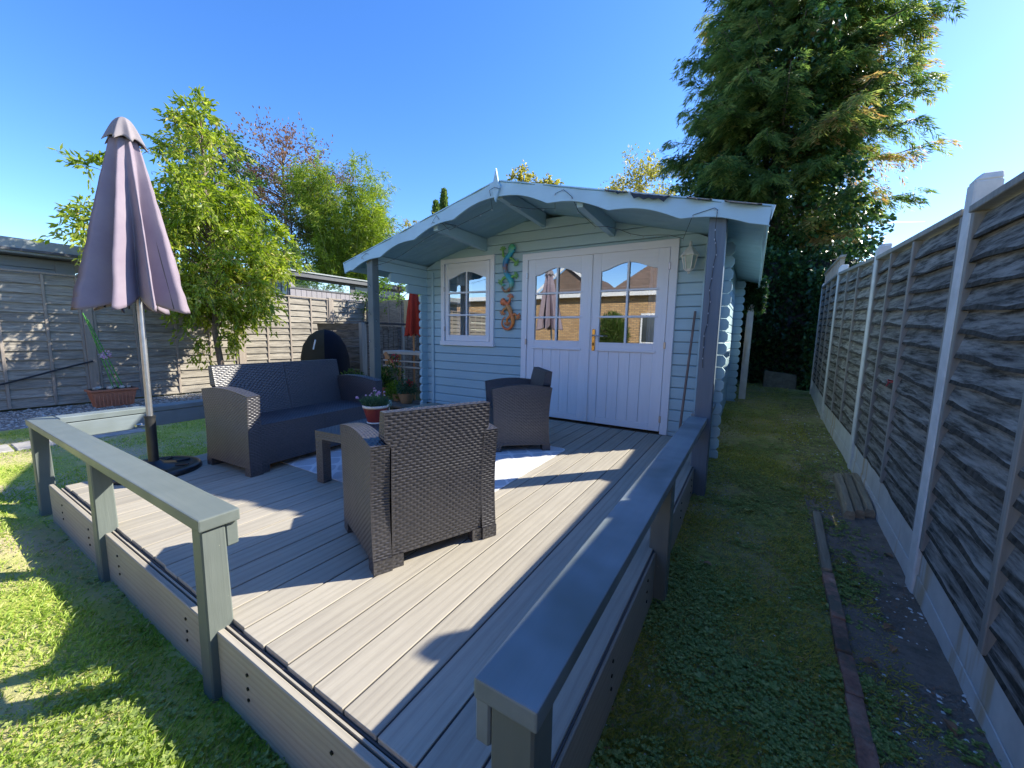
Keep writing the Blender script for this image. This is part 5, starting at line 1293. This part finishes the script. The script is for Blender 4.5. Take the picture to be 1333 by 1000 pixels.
x, y = pd(137.3, 12.2)
tree('yellow_shrub', 'bright yellow green shrub over the rear fence beside the porch', 'shrub', (x, y), [(0, 0, 2.3, 1.2, .9, .8, 60)], 'L_lime', .09, .045, 60, .3, .2, .05, 'bark', 2.6)
x, y = pd(133.8, 17.5)
tree('pale_tree', 'pale leafed treetop just above the left roof edge', 'tree', (x, y), [(0, 0, 4.9, 1.6, 1.2, 1.0, 46)], 'L_yellow', .12, .05, 50, .5, .2, .08, 'bark', 5.4)
def cypress(label, x, y, H_, r):
    t = thing('cypress', label, 'tree', (x, y, G0)); MB().tube([(0, 0, 0), (0, 0, H_*.95)], [.08, .01], 6).build('trunk', M['bark'], t)
    n_ = 9000; z = rng.random(n_)**.8; a = rng.random(n_)*6.283; rr_ = r*(1-z)**.55*np.minimum(1, .35+z*3)*rng.uniform(.55, 1.0, n_)*(1+.25*np.sin(a*3+z*9))
    P_ = np.stack([rr_*np.cos(a), rr_*np.sin(a), .3+z*(H_-.3)], 1); D_ = np.stack([np.cos(a)*.35, np.sin(a)*.35, 1+0*a], 1)+rng.normal(size=(n_, 3))*.25
    leaves('crown', P_, D_, .22, .05, M['L_conifer'], t, rng.random(n_)*.7)
x, y = pd(132.2, 19); cypress('slim dark cypress tip left of the roof ridge, the left of the pair', x, y, 7.1, .42)
x, y = pd(131.1, 19.3); cypress('slim taller cypress tip left of the roof ridge, the right of the pair', x, y, 7.75, .42)
x, y = pd(120.2, 16)
tree('ash_tree', 'loose green treetop just above the roof ridge', 'tree', (x, y), [(-.1, 0, 7.1, .45, .4, .75, 16), (.75, .1, 6.75, .55, .4, .35, 12), (.2, 0, 5.4, 1.1, .9, .8, 26)], 'L_yellow', .15, .08, 60, .35, .3, .06, 'bark', 7.4)
x, y = pd(104.6, 17.5)
tree('birch_tree', 'airy yellow leafed tree above the roof beside the big conifer', 'tree', (x, y), [(-.1, 0, 7.0, 1.1, 1.0, 1.2, 56), (-.9, 0, 6.3, .8, .8, .8, 26), (.9, 0, 5.9, 1.0, .9, .9, 34), (0, 0, 4.7, 1.6, 1.2, 1.0, 40)], 'L_yellow', .13, .07, 64, .6, .15, .09, 'bark', 7.8, spread=.25)
# the big conifer
def conifer():
    bx_, by_ = .16, 11.0
    t = thing('conifer', 'very tall dark conifer with feathery drooping sprays beyond the summer house', 'tree', (bx_, by_, 0))
    HH = 10.0; MB().tube([(0, 0, -.3), (.05, 0, 4), (-.03, 0, 8), (0, 0, HH)], [.24, .19, .10, .02], 10).build('trunk', M['bark'], t)
    bmx = MB(); PP_ = []; DD = []; RN = []; LN = []
    nbr = 330
    for k in range(nbr):
        z = 1.5+(HH-1.7)*(k/nbr)**.92; a = rng.uniform(0, 6.283)
        env = 2.22 if z < 6.6 else 2.22*(1-(z-6.6)/(HH-5.6))**.6
        env *= .74 if z < 2.8 else 1
        ln = env*rng.uniform(.60, 1.08)
        if rng.random() < .12: ln *= 1.1
        dh = np.array([math.cos(a), math.sin(a), 0]); side = np.array([-math.sin(a), math.cos(a), 0])
        rise = rng.uniform(.10, .38); drp = rng.uniform(.25, .55)
        def bp(s_): return np.array([0, 0, z])+dh*ln*s_+np.array([0, 0, 1])*ln*(rise*s_-drp*s_**3*.8+ (.22*s_**6))
        pts = [Vector(bp(s_)) for s_ in np.linspace(0, 1, 6)]
        bmx.tube(pts, [.045*(1-.9*s_)*ln/3+.003 for s_ in np.linspace(0, 1, 6)], 4, False)
        brown = rng.random() < .13
        nt_ = int(22*ln/3)+8
        for q in range(nt_):
            s_ = rng.uniform(.28, 1.02); c = bp(s_); sg = rng.choice([-1, 1]); tl = ln*.30*(1.15-s_*.7)*rng.uniform(.6, 1.2)
            td = dh*rng.uniform(.3, 1.0)+side*sg*rng.uniform(.3, 1.0)+np.array([0, 0, rng.uniform(-.35, .25)]); td /= np.linalg.norm(td)
            m2 = 58; ss = rng.random(m2)[:, None]
            p = c+td*tl*ss-np.array([0, 0, 1])*tl*.62*ss**2
            sd_ = np.cross(td, [0, 0, 1]); sd_ /= np.linalg.norm(sd_)+1e-6
            off = rng.normal(size=(m2, 1))*.09*(1.1-ss); p = p+sd_*off+rng.normal(size=(m2, 3))*.02
            d = td*1.0+sd_*np.sign(off)*.8-np.array([0, 0, 1])*(.5+.5*ss)+rng.normal(size=(m2, 3))*.25
            PP_.append(p); DD.append(d); bb = rng.uniform(.0, .72) if not (brown and rng.random() < .6) else rng.uniform(.82, 1.0)
            RN.append(np.clip(bb+rng.normal(size=m2)*.10, 0, 1)); LN.append(rng.uniform(.07, .17, m2))
    bmx.build('branches', M['bark'], t)
    P_ = np.concatenate(PP_); leaves('crown', P_, np.concatenate(DD), np.concatenate(LN), .018, M['L_conifer'], t, np.concatenate(RN))
    # ivy climbing through the middle of the crown
    n_ = 26000; z = rng.uniform(.5, 6.8, n_); a = rng.random(n_)*6.283; rr_ = (1.30+.30*np.sin(a*3+z)+.3*np.sin(z*2.3+a))*rng.uniform(.7, 1.0, n_)
    cl = np.array([mnoise.noise(Vector((math.cos(q)*2.2, math.sin(q)*2.2, w_*1.1))) for q, w_ in zip(a, z)]); rr_ = rr_*(1+.6*cl)
    P_ = np.stack([rr_*np.cos(a), rr_*np.sin(a), z], 1); D_ = np.stack([np.cos(a), np.sin(a), -.8+0*a], 1)+rng.normal(size=(n_, 3))*.6
    leaves('ivy', P_, D_, .10, .085, M['L_ivy'], t, np.clip(rng.normal(.45, .25, n_), 0, 1), .1)
conifer()
# dense ivy and shade at the end of the path
def ivymass(name, label, boxes, n_, cat='ivy', core=True, L_=.09):
    t = thing(name, label, cat, (0, 0, 0)); PP_ = []; DD = []
    for (x0, x1, y0, y1, z0, z1) in boxes:
        c = np.array([(x0+x1)/2, (y0+y1)/2, (z0+z1)/2]); h = np.array([(x1-x0)/2, (y1-y0)/2, (z1-z0)/2])
        m2 = n_//len(boxes); u = rng.uniform(-1, 1, (m2, 3)); ax_ = rng.integers(0, 3, m2); ax_ = np.where(rng.random(m2) < .6, 1, ax_)
        sgn = np.where(ax_ == 1, -1, rng.choice([-1, 1], m2)); u[np.arange(m2), ax_] = sgn
        nz = np.array([mnoise.noise(Vector(q*h*1.6+c)) for q in u]); p = c+u*h*(1+(.22*nz+rng.uniform(-.12, .03, m2))[:, None]); PP_.append(p)
        d = u*0; d[np.arange(m2), ax_] = sgn; DD.append(d+np.array([0, 0, -.7])+rng.normal(size=(m2, 3))*.5)
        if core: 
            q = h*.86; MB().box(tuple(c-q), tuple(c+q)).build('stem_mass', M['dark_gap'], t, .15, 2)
    P_ = np.concatenate(PP_); leaves('foliage', P_, np.concatenate(DD), L_*rng.uniform(.6, 1.2, len(P_)), L_*.85, M['L_ivy'], t, np.clip(rng.normal(.4, .25, len(P_)), 0, 1), .1); return t
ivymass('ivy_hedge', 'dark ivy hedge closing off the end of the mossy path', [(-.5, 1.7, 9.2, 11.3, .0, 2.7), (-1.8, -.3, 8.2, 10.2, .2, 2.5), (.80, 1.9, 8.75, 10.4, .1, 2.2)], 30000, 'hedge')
ivymass('ivy_clump', 'small dark clump of ivy on the rear corner of the summer house', [(-.20, .10, 7.45, 7.75, 1.45, 1.95)], 900, 'ivy', False, .08)
# ------------------------------------------------------------------ grass, weeds, chips
def scatter_area(n_, x0, x1, y0, y1, pw=1.6, near=.8):
    out = []
    tot = 0
    while tot < n_:
        x = rng.uniform(x0, x1, n_); y = rng.uniform(y0, y1, n_); d = np.sqrt(x*x+y*y+1.3); keep = rng.random(n_) < np.minimum(1, (1.5/d)**pw)
        out.append(np.stack([x[keep], y[keep]], 1)); tot += keep.sum()
    return np.concatenate(out)[:n_]
def in_fov(p):
    v = np.stack([p[:, 0], p[:, 1]], 1); az = np.degrees(np.arctan2(v[:, 1], v[:, 0])); return (az > 50)&(az < 205)
def blades(name, label, cat, n_, area, mat, hmin, hmax, wd, mask=None, pw=1.6):
    p = scatter_area(n_, *area, pw=pw); 
    if mask is not None: p = p[mask(p)]
    d = np.sqrt(p[:, 0]**2+p[:, 1]**2); nse = np.array([mnoise.noise(Vector((a*1.3, b*1.3, 0))) for a, b in p]); nse2 = np.array([mnoise.noise(Vector((a*5, b*5, 4))) for a, b in p])
    kp = rng.random(len(p)) < np.clip(.85+1.0*nse+.8*nse2, .12, 1); p = p[kp]; d = d[kp]; nse = nse[kp]; m2 = len(p)
    z = gz(p[:, 0], p[:, 1]); a = rng.random(m2)*6.283; hh = rng.uniform(hmin, hmax, m2)*(1+.4*nse); wv = wd*(1+d*.30)
    ln = rng.uniform(.5, 1.7, m2)*hh; ca, sa = np.cos(a), np.sin(a)
    V = np.empty((m2, 4, 3)); base = np.stack([p[:, 0], p[:, 1], z-.004], 1); s_ = np.stack([-sa, ca, 0*a], 1)*wv[:, None]*.5; l = np.stack([ca, sa, 0*a], 1)
    V[:, 0] = base-s_; V[:, 1] = base+s_; mid = base+l*ln[:, None]*.35; mid[:, 2] += hh*.65; V[:, 2] = mid+s_*.8; tip = base+l*ln[:, None]; tip[:, 2] += hh
    V[:, 3] = tip
    rn = np.clip(rng.normal(.45, .22, m2)-.35*nse+.1, 0, 1)
    Fq = np.arange(4*m2).reshape(m2, 4); return tag(fast_mesh(name, V.reshape(-1, 3), Fq, M[mat], None, rn), label, cat, None, 'stuff')
def not_deck(p): return ~((p[:, 0] < -.36)&(p[:, 0] > -3.72)&(p[:, 1] > .56))&(p[:, 0] < -.36)&in_fov(p)
blades('lawn_grass', 'short sunlit lawn grass left of and in front of the deck', 'grass', 340000, (-7.7, -.36, -1.6, 3.3), 'grass', .006, .022, .0028, not_deck, 1.9)
blades('path_grass', 'sparse mossy grass on the shaded path right of the deck', 'grass', 110000, (-.36, .62, .4, 9.2), 'mossgrass', .006, .022, .0026, None, 1.5)
def weeds(name, label, n_, area, mask, dens=1.0, sz=.010):
    p = scatter_area(n_, *area, pw=1.2)
    if mask is not None: p = p[mask(p)]
    nse = np.array([mnoise.noise(Vector((a*2.2+5, b*2.2, 2)))+.6*mnoise.noise(Vector((a*8, b*8, 6))) for a, b in p]); p = p[rng.random(len(p)) < np.clip(.25+1.5*nse, 0, 1)]
    PP_ = []; DD = []; 
    k = 6; m2 = len(p); a0 = rng.random(m2)*6.28; r = rng.uniform(.6, 1.5, m2)*sz; z = gz(p[:, 0], p[:, 1])+rng.uniform(.004, .022, m2)
    LL = []
    for i_ in range(k):
        a = a0+i_*6.283/k+rng.normal(size=m2)*.2; PP_.append(np.stack([p[:, 0], p[:, 1], z], 1)); DD.append(np.stack([np.cos(a), np.sin(a), rng.uniform(.0, .45, m2)], 1)); LL.append(r*1.6)
    P_ = np.concatenate(PP_); D_ = unit(np.concatenate(DD)); L2 = np.concatenate(LL); n3 = len(P_)
    S = unit(np.cross(D_, np.array([0, 0, 1.0]))+rng.normal(size=(n3, 3))*.15)
    V = np.empty((n3, 4, 3)); m_ = P_+D_*L2[:, None]*.6; V[:, 0] = P_; V[:, 1] = m_+S*L2[:, None]*.34; V[:, 2] = P_+D_*L2[:, None]; V[:, 3] = m_-S*L2[:, None]*.34
    tag(fast_mesh(name, V.reshape(-1, 3), np.arange(4*n3).reshape(n3, 4), M['clover'], None, rng.random(n3)), label, 'weeds', None, 'stuff')
weeds('path_weeds', 'small clover like weeds in the shade right of the deck', 52000, (-.38, .42, .3, 6.5), None, sz=.0045)
weeds('path_plants', 'larger loose weed rosettes scattered among the moss right of the deck', 1500, (-.36, .60, .5, 5.0), None, sz=.011)
weeds('lawn_weeds', 'clover like weeds in the strip of lawn along the deck fascia', 6500, (-3.9, -.36, -.1, .54), lambda p: rng.random(len(p)) < np.clip((p[:, 1]+.1)/.5, 0, 1), sz=.0055)
weeds('soil_weeds', 'sparse green weeds on the dark soil by the brick edging', 16000, (.42, .78, .9, 4.6), sz=.0055, mask=lambda p: rng.random(len(p)) < np.clip(1.25-(p[:, 0]-.42)*3.4, .12, 1))
def chips(name, label, n_, area, mat, s0, s1, cat, mask=None, pw=1.2):
    p = scatter_area(n_, *area, pw=pw); 
    if mask is not None: p = p[mask(p)]
    m2 = len(p); oc = np.array([(1, 0, 0), (0, 1, 0), (-1, 0, 0), (0, -1, 0), (0, 0, 1), (0, 0, -1)], float); fc = np.array([(0, 1, 4), (1, 2, 4), (2, 3, 4), (3, 0, 4), (1, 0, 5), (2, 1, 5), (3, 2, 5), (0, 3, 5)])
    s_ = rng.uniform(s0, s1, (m2, 1, 1))*rng.random((m2, 1, 1))**.7; a = rng.random(m2)*6.28; V = oc[None]*s_*rng.uniform(.6, 1.3, (m2, 6, 1))*np.array([1, .8, .45]); ca, sa = np.cos(a)[:, None], np.sin(a)[:, None]
    x = V[..., 0]*ca-V[..., 1]*sa; y = V[..., 0]*sa+V[..., 1]*ca; V[..., 0] = x+p[:, 0:1]; V[..., 1] = y+p[:, 1:2]; V[..., 2] += gz(p[:, 0], p[:, 1])[:, None]+.006
    Fq = (fc[None]+np.arange(m2)[:, None, None]*6).reshape(-1, 3); tag(fast_mesh(name, V.reshape(-1, 3), Fq, M[mat], None), label, cat, None, 'stuff')
chips('soil_chips', 'scattered pale stone chips on the dark soil bed', 1000, (.42, .84, 1.0, 7), 'flint', .003, .015, 'stones')
chips('path_litter', 'brown leaf litter and twiglets scattered over the mossy path', 2600, (-.34, .9, .8, 8), 'deadleaf', .003, .010, 'leaf litter')
chips('path_chips', 'a few pale stone chips on the mossy path', 380, (-.34, .42, .8, 7), 'flint', .003, .009, 'stones')
chips('soil_crumbs', 'dark crumbs of earth on the soil bed', 16000, (.42, .86, .9, 7.5), 'soil', .003, .012, 'soil')
chips('gravel_stones', 'loose grey gravel along the foot of the left fence', 9000, (-9.45, -7.75, -1.5, 6.8), 'stone', .012, .035, 'gravel', None, .2)
chips('corner_gravel', 'grey gravel and chips at the foot of the porch post', 350, (-.31, -.05, 3.0, 4.4), 'paver', .004, .014, 'gravel', None, .2)
# vapour trail far off in the sky
def trail():
    m, nt, b = newmat('vapour_trail'); nt.nodes.remove(b)
    e = N(nt, 'ShaderNodeEmission'); e.inputs[0].default_value = (.9, .95, 1, 1); e.inputs[1].default_value = .75
    t_ = N(nt, 'ShaderNodeBsdfTransparent'); mx = N(nt, 'ShaderNodeMixShader'); mx.inputs[0].default_value = .35
    nt.links.new(t_.outputs[0], mx.inputs[1]); nt.links.new(e.outputs[0], mx.inputs[2]); nt.links.new(mx.outputs[0], nt.nodes['Material Output'].inputs['Surface'])
    pts = []
    for px, py in ((1120, 291), (1165, 289.5), (1204, 288.5)):
        d = rt*((px-666.5)/F)+dn*((py-500)/F)+fwd; pts.append(CAM+d*900)
    o = MB().tube(pts, [.6, 1.4, .5], 6).build('vapour_trail', m); tag(o, 'thin white vapour trail low in the sky above the right fence', 'vapour trail')
trail()
